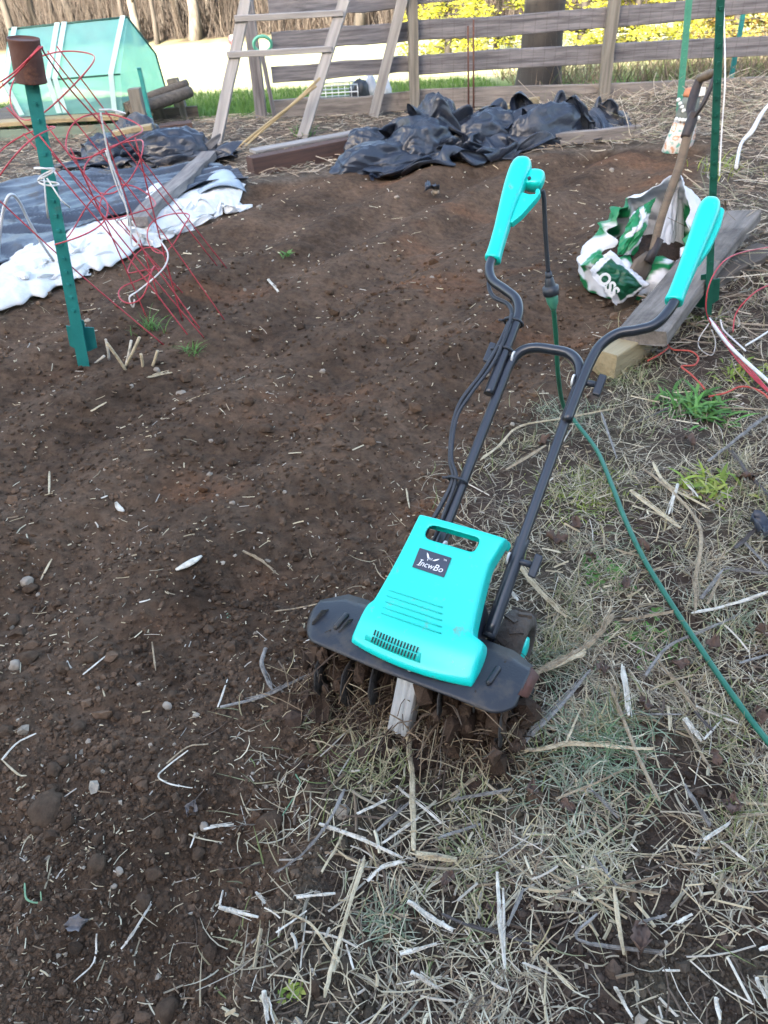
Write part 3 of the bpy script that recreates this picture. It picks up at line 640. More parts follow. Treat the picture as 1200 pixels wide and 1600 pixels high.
# low brush under the evergreens
n = 2600; x = rng.uniform(1.8, 7, n); y = rng.uniform(8.6, 12, n); zt = terrain(x, y); L = .1 + .45 * rng.random(n) ** 2; a = rng.normal(0, .6, n); b = rng.normal(0, .6, n); w_ = .003 + .004 * rng.random(n)
B0 = np.stack([x, y, zt - .02], -1); T0 = B0 + np.stack([np.sin(a) * L, np.sin(b) * L, L * .9], -1); dx = np.stack([w_, 0 * w_, 0 * w_], -1); dy = np.stack([0 * w_, w_, 0 * w_], -1)
V = np.stack([B0 - dx, B0 + dx, B0 + dy, T0], 1); F = (np.array([(0, 1, 3), (1, 2, 3), (2, 0, 3)])[None] + 4 * np.arange(n)[:, None, None]).reshape(-1, 3)
tag(np_mesh('undergrowth', V.reshape(-1, 3), F, M_LITTER, col=np.repeat(pick(n, [(.20, .15, .11), (.12, .10, .07), (.12, .15, .06)], .3), 4, 0)), 'thin dead undergrowth behind the fence on the right', kind='stuff')
# red ball in the field
P = onY(360, 66, 40); bl = empty('ball', (P[0], 40, float(terrain(P[0], 40))), 0, 'small red and white ball lying in the sunlit field', 'ball')
for k, mt in ((0, M_BALL), (1, M_WHITE)):
    m = MB(); pr = [(.19 * math.sin(a), .19 - .19 * math.cos(a)) for a in np.linspace(.02, math.pi - .02, 13)]
    pr = pr[:9] if k == 0 else [(r_ * 1.004, z_) for r_, z_ in pr[8:]]
    m.lathe(pr, 20, Matrix.Rotation(.5, 4, 'Y')); m.build('shell' if k == 0 else 'cap', mt, bl)

# ------------------------------------------------------------------ fence
FY = 7.80
fence = empty('rail_fence', (1.3, FY, 0), 0, 'weathered grey post and rail fence behind the garden', 'fence')
def fpost(px0, py0, py1, w, Y=FY - .07, mat=M_POSTWOOD, nm='post', lean=0):
    P = onY(px0, py0, Y); z1 = zat(P, py1) if py1 > -30 else 1.25
    beam(nm, (P[0], Y, gz(P[0], Y) - .15), (P[0] + lean, Y, z1), w, w * .8, mat, fence, (0, 1, 0), .003)
fpost(648, 182, -60, .088); fpost(942, 166, -60, .095); fpost(411, 195, -60, .10, FY + .08, M_RAILWOOD)
P = onY(1290, 150, FY - .07); beam('post', (P[0], FY - .07, -.15), (P[0], FY - .07, 1.25), .09, .08, M_POSTWOOD, fence, (0, 1, 0))
b0 = onY(583, 162, FY - .10); b1 = onY(634, -20, FY - .13); beam('brace', (b0[0], b0[1], b0[2] - .1), b1, .085, .06, M_LADDER, fence, (0, 1, 0))
def rail(pl, pr, w, nm='rail', mat=M_RAILWOOD, Y=FY, ext=2.6):
    A = onY(*pl, Y); B = onY(*pr, Y); d = (B - A) / np.linalg.norm(B - A); B = B + d * ext * (1 if pr[0] > 1100 else 0)
    beam(nm, A, B, .035, w, mat, fence, (0, 0, 1), .009, .006, 1., .006)
rail((420, 8), (655, -8), .135); rail((652, -9), (1200, -52), .135, Y=FY + .0035)
rail((425, 66), (650, 47), .145); rail((648, 47), (1200, 4), .15, Y=FY + .003)
rail((425, 117), (652, 100), .125); rail((650, 102), (1200, 72), .15, Y=FY + .002)
rail((425, 171), (655, 155), .15, 'kick_board', M_GREYWOOD); rail((652, 155), (1200, 137), .16, 'kick_board', M_GREYWOOD, Y=FY + .004)
m = MB(); I = np.array(parent_inv(fence))
wx0, wx1 = onY(655, 100, FY - .03)[0], onY(1200, 100, FY - .03)[0] + 2.4
for xx in np.arange(wx0, wx1, .10): m.tube([(xx - 1.3, -.035, .08), (xx - 1.3 + .01 * math.sin(xx * 9), -.035, .98)], .0011, 3, False)
for zz in np.arange(.1, 1., .1): m.tube([(wx0 - 1.3, -.037, zz), (wx1 - 1.3, -.037, zz)], .0011, 3, False)
tag(m.build('wire_mesh', M_DARKIRON, fence), kind='stuff')
# two rusty rods standing against the fence
for px, lb in ((733, 'left one of two thin rusty rods against the fence'), (741, 'right one of two thin rusty rods against the fence')):
    P = onY(px, 145, FY - .16); o = wtube('rusty_rod', [(P[0], P[1], gz(P[0], P[1]) - .05), (P[0] - .02, P[1], zat(P, 40 if px < 738 else 30))], .008, M_RUST, sm=0); tag(o, lb, 'rod', 'rusty rods against the fence')

# ------------------------------------------------------------------ ladder
LB = [G(337, 226), G(472, 216)]
Yl_ = LB[0][1] + .12
LT = [onY(392, -40, Yl_ + .35), onY(551, -40, Yl_ + .35)]
lad = empty('ladder', (LB[0][0], LB[0][1], LB[0][2]), 0, 'old grey wooden ladder leaning on the fence beside the green tent', 'ladder')
beam('side_rail', LB[0], LT[0], .045, .085, M_LADDER, lad, (1, 0, 0), .002); beam('side_rail', LB[1], LT[1], .045, .085, M_LADDER, lad, (1, 0, 0), .002)
def lerp_px(A, B, py):
    lo, hi = 0., 1.
    for _ in range(40):
        t = (lo + hi) / 2; v = A + (B - A) * t - CPOS; y = 800 - FPX * (v @ UP) / (v @ FWD)
        if y > py: lo = t
        else: hi = t
    return A + (B - A) * t
for ya, yb in ((28, 20), (84, 76), (-30, -36)):
    a = lerp_px(LB[0], LT[0], ya); b = lerp_px(LB[1], LT[1], yb); d = (b - a) * .07
    beam('rung', a - d + [0, -.028, .0], b + d * .3 + [0, -.028, .0], .05, .042, M_LADDER, lad, (0, 0, 1), .001)
a = lerp_px(LB[0], LT[0], -5); 
hg = onY(411, 68, FY - .02); m = MB(); t_ = np.linspace(0, 2 * math.pi, 25)
m.tube(np.stack([.075 * np.cos(t_), 0 * t_, .06 * np.sin(t_)], 1), .014, 8, False); o = m.build('hose_ring', M_MINT); o.location = (hg[0], hg[1] - .05, hg[2]); o.rotation_euler = (.2, 0, .1)
tag(o, 'mint green plastic ring hanging on the post behind the ladder', 'ring')
P = onY(428, 195, FY - .10); o = beam('stake', (P[0] + .02, P[1], gz(P[0], P[1]) - .05), (P[0] - .03, P[1], zat(P, 80)), .035, .03, M_RAILWOOD, upv=(0, 1, 0)); tag(o, 'short grey stake standing right of the post behind the ladder', 'stake')
# sticks leaning on the ladder
for k, (q0, q1, lb) in enumerate([((372, 232), (494, 134), 'upper one of two pale sticks leaning against the ladder'), ((382, 232), (500, 122), 'lower one of two pale sticks leaning against the ladder')]):
    a = G(*q0) + [0, 0, .01]; b = onY(*q1, LB[1][1] - .10 + .04 * k); o = beam('pale_stick', a, b, .026, .018, M_NEWWOOD, warp=.002); tag(o, lb, 'stick', 'sticks leaning on the ladder')

# ------------------------------------------------------------------ green tent (cold frame) on its bench
TY = 7.75
def tp(px, py, Y): return onY(px, py, Y)
def tentmat():
    m, t, b = new_mat('green_film'); o = t.nodes['Material Output']
    tc = N(t, 'ShaderNodeTexCoord'); no = N(t, 'ShaderNodeTexNoise'); no.inputs['Scale'].default_value = 3; no.inputs['Detail'].default_value = 5; t.links.new(tc.outputs['Object'], no.inputs[0])
    r = ramp(t, .3, .7, (.26, .60, .56), (.46, .76, .74)); t.links.new(no.outputs[0], r.inputs[0]); t.links.new(r.outputs[0], b.inputs['Base Color']); b.inputs['Roughness'].default_value = .3
    tr = N(t, 'ShaderNodeBsdfTranslucent'); t.links.new(r.outputs[0], tr.inputs[0]); tp_ = N(t, 'ShaderNodeBsdfTransparent'); tp_.inputs[0].default_value = (.66, .96, .90, 1)
    m1 = N(t, 'ShaderNodeMixShader'); m1.inputs[0].default_value = .45; t.links.new(b.outputs[0], m1.inputs[1]); t.links.new(tr.outputs[0], m1.inputs[2])
    m2 = N(t, 'ShaderNodeMixShader'); r3 = ramp(t, .3, .7, (.30,) * 3, (.60,) * 3); t.links.new(no.outputs[0], r3.inputs[0]); t.links.new(r3.outputs[0], m2.inputs[0])
    t.links.new(m1.outputs[0], m2.inputs[1]); t.links.new(tp_.outputs[0], m2.inputs[2]); t.links.new(m2.outputs[0], o.inputs[0])
    bp = N(t, 'ShaderNodeBump'); bp.inputs['Strength'].default_value = .3; bp.inputs['Distance'].default_value = .03; t.links.new(no.outputs[0], bp.inputs['Height']); t.links.new(bp.outputs[0], b.inputs['Normal'])
    return m
M_FILM = tentmat()
FL, FR = tp(30, 182, TY), tp(192, 174, TY)              # front bottom corners
ML, MR = tp(3, 131, TY - .02), tp(188, 116, TY - .02)   # front fold
RL, RR = tp(14, 46, TY + .42), tp(199, 27, TY + .42)    # ridge
BLm, BRm = RL + [.1, .40, -.30], tp(243, 84, TY + .82)
BLb, BRb = FL + [.05, .95, .1], tp(262, 150, TY + .95)
tent = empty('tent_cover', tuple((FL + FR) / 2), 0, 'translucent green plastic tent cover on a wooden bench', 'cold frame')
I3 = np.array((FL + FR) / 2)
def sheet(nm, quad, mat, nu=44, nv=26, sag=.012, parent=None, seed=0):
    A, B, C_, D = [np.asarray(q) - I3 for q in quad]; u, v = np.meshgrid(np.linspace(0, 1, nu), np.linspace(0, 1, nv), indexing='ij')
    P = (A * ((1-u)*(1-v))[..., None] + B * (u*(1-v))[..., None] + C_ * (u*v)[..., None] + D * ((1-u)*v)[..., None])
    nrm = np.cross(B - A, D - A); nrm /= np.linalg.norm(nrm); w = np.sin(math.pi * u) * np.sin(math.pi * v)
    P += nrm * (sag * w * (1.2 + 2.5 * vnoise(u * 5, v * 4, seed=seed)) + .016 * w ** .5 * (ridged(u * 4 + v, v * 2.2 - u * .7, seed + 60) - .5))[..., None]
    m = MB(); m.grid(P.reshape(-1, 3), nu, nv); return m.build(nm, mat, parent or tent)
sheet('front_skirt', (FL, FR, MR, ML), M_FILM, seed=1); sheet('front_slope', (ML, MR, RR, RL), M_FILM, seed=2); sheet('back_slope', (RL, RR, BRm, BLm), M_FILM, seed=3); sheet('back_skirt', (BLm, BRm, BRb, BLb), M_FILM, seed=4)
midR = (MR + BRm) / 2
sheet('end_panel', (FR, BRb, BRm, MR), M_FILM, seed=5); m = MB(); m.add([MR - I3, BRm - I3, RR - I3], [(0, 1, 2)]); m.build('end_gable', M_FILM, tent)
sheet('end_panel', (FL, BLb, BLm, ML), M_FILM, seed=6); m = MB(); m.add([ML - I3, BLm - I3, RL - I3], [(0, 1, 2)]); m.build('end_gable', M_FILM, tent)
def edge(nm, pts, r, mat): 
    m = MB(); m.tube(np.asarray(pts) - I3, r, 6); return m.build(nm, mat, tent)
edge('ridge_pole', (RL, RR), .011, M_DKGREEN); edge('fold_seam', (ML, MR), .008, M_DKGREEN); edge('gable_seam', (RR, BRm, BRb), .010, M_DKGREEN); edge('gable_seam', (RL, BLm, BLb), .008, M_DKGREEN)
for f in (.04, .40, .46, .93):
    o3 = np.array([0, -.03, .016]); a = FL + (FR - FL) * f + o3; b = ML + (MR - ML) * f + o3; c = RL + (RR - RL) * (f + (.02 if f < .9 else .04)) + o3
    wv = np.array([.022, 0, 0]); m = MB(); Q = np.array([a - wv, a + wv, b - wv, b + wv, c - wv, c + wv]) - I3; m.add(Q, [(0, 1, 3, 2), (2, 3, 5, 4)]); m.build('pole_sleeve', M_HEM, tent, solid=.006)
# bench
bench = empty('potting_bench', tuple(G(100, 225)), 0, 'low wooden bench with peeling green paint under the tent', 'bench')
bx0, bx1 = onY(-40, 190, TY)[0], onY(200, 190, TY)[0]; bz = min(FL[2], FR[2]) - .03
for k in range(5):
    yy = TY - .06 + .21 * k; beam('top_plank', (bx0, yy, bz), (bx1 + .05 * (k % 2), yy, bz + .002 * k), .19, .035, M_NEWWOOD if k == 0 else M_DKWOOD, bench)
beam('apron', (bx0, TY - .13, bz - .09), (bx1 - .05, TY - .13, bz - .09), .03, .10, M_BENCH, bench)
beam('lower_rail', (bx0 + .05, TY - .11, bz - .22), (bx1 - .02, TY - .11, bz - .22), .03, .11, M_BENCH, bench)
for xx in (bx0 + .25, (bx0 + bx1) / 2 + .12, bx1 - .06):
    for yy in (TY - .06, TY + .75): beam('leg', (xx, yy, -.05), (xx, yy, bz - .02), .09, .09, M_BENCH if yy < TY else M_DKWOOD, bench, (0, 1, 0))
# log rack at the right of the bench
rack = empty('log_rack', tuple(G(228, 222)), 0, 'rough rack of rotting logs right of the green tent', 'rack')
RY = TY - .1
def rp(px, py, Y): return onY(px, py, Y)
a = rp(229, 222, RY); beam('post', (a[0], RY, -.1), (a[0] - .01, RY, zat(a, 138)), .10, .10, M_POSTWOOD, rack, (0, 1, 0))
a = rp(293, 198, RY + .55); beam('post', (a[0], RY + .55, -.15), (a[0] - .06, RY + .55, zat(a, 122)), .10, .09, M_POSTWOOD, rack, (0, 1, 0))
a = rp(262, 195, RY + .5); beam('post', (a[0], RY + .5, -.15), (a[0] - .05, RY + .5, zat(a, 165)), .07, .07, M_DKWOOD, rack, (0, 1, 0))
wtube('log', [rp(205, 172, RY - .02), rp(248, 160, RY + .2), rp(297, 143, RY + .5)], [.045, .055, .05], M_DKWOOD, rack)
wtube('log', [rp(196, 168, RY + .1), rp(240, 150, RY + .3), rp(292, 130, RY + .58)], [.04, .045, .035], M_DKWOOD, rack)
wtube('log', [rp(200, 186, RY + .05), rp(228, 180, RY + .13), rp(238, 178, RY + .18)], [.018, .02, .018], M_NEWWOOD, rack)
beam('cross_board', rp(190, 190, RY + .45), rp(310, 178, RY + .55), .04, .14, M_DKWOOD, rack)
a = rp(244, 218, RY - .16); o = empty('garden_stake', (a[0], a[1], 0), 0, 'short teal metal stake in front of the log rack', 'stake')
beam('shaft', (a[0], a[1], -.1), (a[0] - .02, a[1], zat(a, 108)), .035, .03, M_GPOST, o, (0, 1, 0)); m = MB(); m.tube([(-.021, 0, zat(a, 108) - .0), (-.021, 0, zat(a, 108) + .012)], .02, 8); m.build('cap', M_GPOST, o)
a = G(272, 205); o = beam('red_board', a + [-.12, 0, .03], a + [.16, .05, .04], .16, .05, M_REDWOOD); tag(o, 'small reddish board lying below the log rack', 'board')

# ------------------------------------------------------------------ posts, can, stakes
def tpost(name, B, T, label, mat, studs=True, plate=True, w=.034):
    B = np.asarray(B, float); T = np.asarray(T, float); t = empty(name, tuple(B), 0, label, 'post'); d = T - B; L = np.linalg.norm(d); a, b = frame(d, (0, 1, 0)); D = d / L
    if a[0] < 0: a, b = -a, -b
    R = np.stack([a, b, D], 1)
    m = MB(); m.prism([(-w/2, -.003), (w/2, -.003), (w/2, .003), (.003, .003), (.003, .030), (-.003, .030), (-.003, .003), (-w/2, .003)], -.25, L, np.vstack([np.hstack([R, [[0], [0], [0]]]), [0, 0, 0, 1]])); m.build('shaft', mat, t)
    if studs:
        for k in np.arange(.25, L - .03, .053):
            q = MB(); q.box(R @ np.array([0, -.006, k]), (.012, .007, .010), R); q.build('stud', mat, t)
    if plate:
        m = MB(); m.prism([(-.055, -.09), (-.018, -.11), (.018, -.11), (.055, -.09), (.055, 0), (.02, .0), (.02, .03), (-.02, .03), (-.02, 0), (-.055, 0)], .036, .040, np.vstack([np.hstack([np.stack([a, D, b], 1), (R @ np.array([0, 0, .16]))[:, None]]), [0, 0, 0, 1]])); m.build('anchor_plate', mat, t)
    return t
B = G(131, 572); Tt = onY(46, 112, B[1] - .05)
tpost('metal_post', B, Tt, 'teal metal post topped by a rusty can at the left', M_GPOST, w=.046)
D = (Tt - B) / np.linalg.norm(Tt - B); a_, b_ = frame(D, (0, 1, 0)); Rm = np.stack([a_, b_, D], 1)
can = empty('rusty_can', tuple(Tt + D * -.03), 0, 'rusty brown tin can upside down on the teal metal post', 'can')
m = MB(); M4 = np.vstack([np.hstack([Rm, [[0], [0], [0]]]), [0, 0, 0, 1]])
ch = .125; cr = .049; pr = [(cr * .96, 0), (cr * 1.02, 0), (cr * 1.02, .004), (cr, .008)] + [(cr * (1 + .008 * (k % 2)), .03 + .007 * k) for k in range(9)] + [(cr, ch - .008), (cr * 1.02, ch - .004), (cr * 1.02, ch), (cr * .95, ch), (cr * .94, ch - .005), (.001, ch - .005)]
m.lathe(pr, 28, M4); m.build('shell', M_RUST, can)
# right-hand stakes
B = G(1106, 503); tpost('metal_post', B, onY(1128, -60, B[1] + .02), 'tall dark green post beside the shovel and plank', M_DKPOST, w=.026)
B = onY(1066, 148, 6.7); tpost('metal_post', (B[0], 6.7, gz(B[0], 6.7)), onY(1082, -60, 6.7), 'pale green post behind the painted ornament', M_SOCKET, plate=False, w=.05)
B = onY(1142, 125, 8.9); t = beam('blue_stake', (B[0], 8.9, -.3), onY(1165, 0, 8.9), .045, .03, M_GPOST, upv=(0, 1, 0)); tag(t, 'thin teal stake beyond the fence at the right', 'stake')

# ------------------------------------------------------------------ tarps, sheeting and fleece
def patch(name, lower, upper, nu, nv, zf, mat, label, cat, solid=.004, jag=0., seed=0, dz=.01):
    """cloth lying on the ground between two edge lines given on the ground"""
    A = smooth_path([G(*p) for p in lower], 8); B = smooth_path([G(*p) for p in upper], 8)
    ua = np.linspace(0, 1, nu); A = np.stack([np.interp(ua, np.linspace(0, 1, len(A)), A[:, i]) for i in range(3)], 1); B = np.stack([np.interp(ua, np.linspace(0, 1, len(B)), B[:, i]) for i in range(3)], 1)
    u, v = np.meshgrid(ua, np.linspace(0, 1, nv), indexing='ij')
    vv = v + jag * (1 - v) * vnoise(u * 26, v * 0, seed=seed + 5) * 1.5
    P = A[:, None] + (B - A)[:, None] * vv[..., None]; wx, wy = P[..., 0], P[..., 1]
    z = coarse(wx.ravel(), wy.ravel()).reshape(nu, nv) + dz; z = z + zf(u, v, wx, wy)
    P = np.stack([wx, wy, z], -1); c = P.reshape(-1, 3).mean(0); c[2] = 0
    m = MB(); m.grid((P - c).reshape(-1, 3), nu, nv); o = m.build(name, mat, solid=solid); o.location = c; return tag(o, label, cat)
def ridged_(x, y, seed, o=3):
    s = 0; a = 1.
    for k in range(o): s = s + a * (1 - np.abs(vnoise(x * 2**k, y * 2**k, seed=seed + k)) * 2.2); a *= .5
    return s / 1.75
def zf_sheet(u, v, x, y):
    w = vnoise(x * 1.5, y * 1.5, seed=121) * .6
    return .075 * np.clip(ridged((x * .5 + y * .25 + w) * 1.6, (y - x * .3 + w) * 5, 122), -.3, 1) + .03 * (v > .9) * 0
patch('ground_sheet', [(-60, 455), (60, 410), (150, 365), (240, 330), (330, 300), (392, 300)], [(-60, 320), (60, 292), (140, 282), (210, 275), (280, 272), (345, 268)], 150, 70, zf_sheet, M_SHEET,
      'crumpled blue black plastic sheet spread behind the white fleece', 'sheet')
def zf_fleece(u, v, x, y):
    w = vnoise(x * 3, y * 3, seed=131) * .5
    e = np.sin(math.pi * np.clip(v, 0, 1)) ** .6 * np.sin(math.pi * np.clip(u, .02, .98)) ** .25
    return .010 + e * (.01 + .05 * ridged(x * 3.2 + w, y * 3.2 + w, 132) + .02 * ridged(x * 9 + w, y * 9, 133)) * (1.1 - .5 * u)
patch('row_cover', [(-70, 520), (10, 490), (70, 466), (130, 436), (185, 415), (240, 378), (300, 350), (352, 333), (372, 330)], [(-70, 460), (0, 428), (50, 385), (100, 366), (160, 352), (220, 345), (265, 322), (330, 292), (386, 302)], 260, 60, zf_fleece, M_FLEECE,
      'thin white fleece spread under the bunched row cover', 'fleece', jag=.10, seed=140)
fa, fb = G(-20, 470), G(372, 312); fan = math.atan2(fb[1] - fa[1], fb[0] - fa[0]); fl_ = [fa + (fb - fa) * f for f in (.15, .38, .60, .80)]
drape('bunched_row_cover', [(fl_[0], (.50, .40, .24), fan), (fl_[1], (.48, .36, .22), fan + math.pi), (fl_[2], (.46, .30, .18), fan), (fl_[3], (.44, .27, .17), fan + 3.0)], M_FLEECE, 'dirty white fleece row cover bunched along the left bed edge', 'fleece')
# a second, cleaner fold of fleece
patch('cover_corner', [(232, 330), (262, 322), (290, 300)], [(230, 316), (258, 302), (282, 298)], 20, 12, lambda u, v, x, y: .05 + .02 * np.sin(6 * u), M_WHITEBAG, 'small pale folded scrap on the sheet beside the old plank', 'scrap')
patch('blue_scrap', [(300, 318), (340, 312), (385, 305)], [(318, 283), (345, 277), (372, 290)], 26, 18, lambda u, v, x, y: .03 + .03 * vnoise(x * 6, y * 6, seed=3) + .03 * np.sin(3.1 * u), pm('blue_grey_film', (.30, .36, .42), (.24, .29, .35), 5, .35, .2, 30), 'pale blue grey plastic scrap at the end of the fleece', 'scrap')
def heap(name, lumps, mat, label, cat, seed, origin):
    """crumpled tarp: a few draped lumps in one cloth mass"""
    m = MB(); org = np.array(origin)
    for li, (base, rx, ry, hz, rot, fold) in enumerate(lumps):
        nu, nv = 110, 56; u, v = np.meshgrid(np.linspace(0, 2 * math.pi, nu, endpoint=False), np.linspace(0, 1, nv), indexing='ij')
        el = v * math.pi / 2
        X = np.cos(u) * np.cos(el) ** .75; Y = np.sin(u) * np.cos(el) ** .75; Z = np.sin(el) ** 1.0
        q = 1.35 + .0 * u; wv = vnoise(X * 1.7 + li * 3, Y * 1.7, Z * 1.7 + .01, seed=seed + li) * 1.1
        f1 = ridged3(X * fold[0] * .6 + wv * .7, Y * fold[1] * .6 + wv * .7, Z * fold[2] * .6 + wv * .7 + .013, seed + 10 + li, 1)
        f2 = ridged3(X * 2.6 + wv, Y * 2.6 - wv, Z * 2.6 + .017, seed + 20 + li)
        k = 1 + .30 * (f1 - .45) + .09 * (f2 - .4)
        sk = 1 + .22 * np.clip(.25 - v, 0, 1) * 4 * vnoise(u * 2.2, v * 0, seed=seed + li + 40)
        P = np.stack([X * rx * k * sk, Y * ry * k * sk, Z * hz * k], -1)
        c, s = math.cos(rot), math.sin(rot)
        P = np.stack([P[..., 0] * c - P[..., 1] * s, P[..., 0] * s + P[..., 1] * c, P[..., 2] + .01], -1) + (np.array(base) - org)
        V = P.transpose(1, 0, 2).reshape(-1, 3); m.grid(V, nv, nu, closed=True)
    o = m.build(name, mat); o.location = org; return tag(o, label, cat)
def ridged3(x, y, z, seed, o=2):
    s = 0; a = 1.
    for k in range(o): s = s + a * (1 - np.abs(vnoise(x * 2**k, y * 2**k, z * 2**k, seed=seed + k)) * 2.4); a *= .45
    return s / 1.45
def gp(px, py, back=0.): P = G(px, py); P = P.copy(); P[1] += back; P[2] = gz(P[0], P[1]) - .03; return P
A_ = gp(548, 266); B_ = gp(950, 212, .1); ang_ = math.atan2(B_[1] - A_[1], B_[0] - A_[0])
tarp = drape('black_tarp', [(gp(800, 250, .36), (1.05, .80, .78), ang_ + math.pi), (gp(725, 262, .24), (.80, .62, .44), ang_ + .15), (gp(900, 228, .32), (.66, .6, .55), ang_ + 3.4)],
      M_TARP, 'big crumpled heap of black tarpaulin in front of the fence', 'tarp')
roll = heap('rolled_end', [(gp(604, 268, .22), .36, .20, .16, .30, (1.2, 1.4, 1.6)), (gp(660, 262, .30), .27, .24, .28, .35, (1.1, 1.5, 1.2)), (gp(690, 252, .44), .18, .18, .36, .2, (1.3, 1.3, 1.2)), (gp(578, 254, .36), .22, .15, .18, .4, (1.6, 1.5, 1)), (gp(770, 252, .36), .36, .18, .26, .3, (1.3, 1.3, 1.2)), (gp(860, 240, .36), .36, .18, .28, .3, (1.3, 1.3, 1.2))], M_TARP, None, None, 300, gp(640, 262))
roll.location = roll.location - tarp.location; roll.parent = tarp
drape('black_tarp', [(gp(225, 268, .22), (.74, .50, .36), .15), (gp(215, 264, .28), (.60, .46, .34), 3.2)], M_TARP, 'smaller crumpled black tarpaulin below the green tent', 'tarp')
t2 = [o for o in COL.objects if o.get('label', '').startswith('smaller crumpled')][0]
roll = heap('bulge', [(gp(165, 268, .28), .24, .2, .22, .2, (1.5, 1.6, 1.1)), (gp(205, 258, .36), .22, .2, .30, -.2, (1.8, 1.3, 1.0)), (gp(262, 262, .28), .36, .18, .22, .1, (1.9, 1.4, 1.0))], M_TARP, None, None, 400, gp(215, 265))
roll.location = roll.location - t2.location; roll.parent = t2
a = G(190, 262); b = G(250, 256); o = beam('short_board', a + [0, -.02, .24], b + [0, -.02, .26], .09, .035, M_NEWWOOD); tag(o, 'short pale board lying on the smaller black tarp', 'board')
# timbers
a = G(222, 372) + [0, 0, .09]; b = G(330, 258) + [0, 0, .07]; o = beam('old_plank', a, b, .115, .055, M_DKWOOD, warp=.006, chip=.006); o.data.materials[0] = M_GREYWOOD; tag(o, 'cracked grey plank lying across the white fleece', 'plank')
a = G(392, 276); b = G(585, 236); o = beam('landscape_timber', a + [0, .05, .055], b + [0, .05, .055], .10, .12, M_REDWOOD, warp=.001)
tag(o, 'long dark red timber between the ladder and the tarp heap', 'timber'); tb = o
a = G(396, 262); b = G(570, 228); o = beam('grey_board', a + [0, .06, .10], b + [0, .06, .10], .10, .02, M_LADDER, warp=.001); tag(o, 'pale grey board lying along the top of the red timber', 'board')
a = G(868, 232); b = G(1000, 219); o = beam('edging_board', a + [0, .05, .05], b + [0, .05, .05], .05, .085, M_GREYWOOD, warp=.002); tag(o, 'pale edging board right of the tarp heap', 'board')
a = G(760, 205); b = G(850, 180); o = beam('edging_board', a + [0, .3, .05], b + [0, .3, .05], .05, .1, M_NEWWOOD, warp=.002); tag(o, 'pale board half hidden behind the tarp heap', 'board')
a = G(332, 236); b = G(392, 230); o = beam('lath', a + [0, 0, .02], b + [0, 0, .02], .05, .02, M_LADDER); tag(o, 'short grey lath at the foot of the ladder', 'lath')
# plank and block at the right
a = flat(1003, 528, .13); b = flat(1158, 338, .17); pl = beam('plank', a, b, .18, .055, M_PLANK, upv=(-.25, -.12, 1), warp=.004, chip=.004, bev=.006); tag(pl, 'wide grey plank propped along the bed edge under the peat bag', 'plank')
a = G(940, 588) + [0, 0, .045]; b = flat(1045, 505, .05); o = beam('timber_block', a, b, .10, .10, M_NEWWOOD, upv=(0, 0, 1), warp=.001, bev=.005); tag(o, 'sawn yellowish timber under the near end of the grey plank', 'timber')
a = G(1075, 465) + [0, 0, .03]; b = G(1195, 398) + [0, 0, .03]; o = beam('dark_plank', a, b, .12, .035, M_STRAWD, warp=.004); o.data.materials[0] = M_DKWOOD; tag(o, 'dark rotten plank lying beside the wide grey plank', 'plank')
# rubbish beyond the fence
P = onY(563, 150, 8.5); m = MB()
def sack(name, P, sx, sy, sz, mat, label, cat, seed, top=.5):
    u, v = np.meshgrid(np.linspace(0, 2 * math.pi, 36, endpoint=False), np.linspace(0, 1, 18), indexing='ij')
    r = np.sin(np.pi * (v * .92 + .06)) ** .45; X = np.cos(u) * r; Y = np.sin(u) * r; Z = v
    k = 1 + .22 * vnoise(X * 2.5, Y * 2.5, Z * 3 + .01, seed=seed) + .1 * vnoise(X * 7, Y * 7, Z * 7 + .01, seed=seed + 1)
    V = np.stack([X * sx * k, Y * sy * k, Z * sz * k], -1).transpose(1, 0, 2).reshape(-1, 3); m = MB(); m.grid(V, 18, 36, closed=True); n0 = 17 * 36
    m.f.append(tuple(n0 + j for j in range(36))); m.sm.append(True)
    o = m.build(name, mat); o.location = (P[0], P[1], float(terrain(P[0], P[1])) + .0); return tag(o, label, cat)
sack('rubbish_bag', onY(562, 148, 8.6), .10, .1, .22, M_BLACKBAG, 'black rubbish bag beyond the fence right of the ladder', 'bag', 501)
sack('plastic_bag', onY(580, 148, 8.65), .055, .06, .26, M_WHITEBAG, 'white plastic bag beside the black rubbish bag', 'bag', 503)
sack('plastic_bag', onY(604, 148, 8.6), .05, .06, .22, M_WHITEBAG, 'white plastic bag beyond the leaning fence brace', 'bag', 505)
P = onY(525, 152, 8.6); cr_ = empty('wire_crate', (P[0], 8.6, float(terrain(P[0], 8.6))), 0, 'pale wire crate on the grass beyond the ladder', 'crate')
m = MB()
for zz in (.02, .08, .14, .2): m.tube([(-.22, -.1, zz), (.22, -.1, zz), (.22, .1, zz), (-.22, .1, zz), (-.22, -.1, zz)], .006, 5)
m.build('hoops', M_WHITE, cr_)
for xx in np.linspace(-.22, .22, 8):
    m = MB(); m.tube([(xx, -.1, .0), (xx, -.1, .2)], .005, 5); m.build('upright', M_WHITE, cr_)
sack('red_cloth', onY(530, 152, 8.45), .14, .07, .07, M_REDTWINE, 'red cloth lying in front of the wire crate', 'cloth', 507)

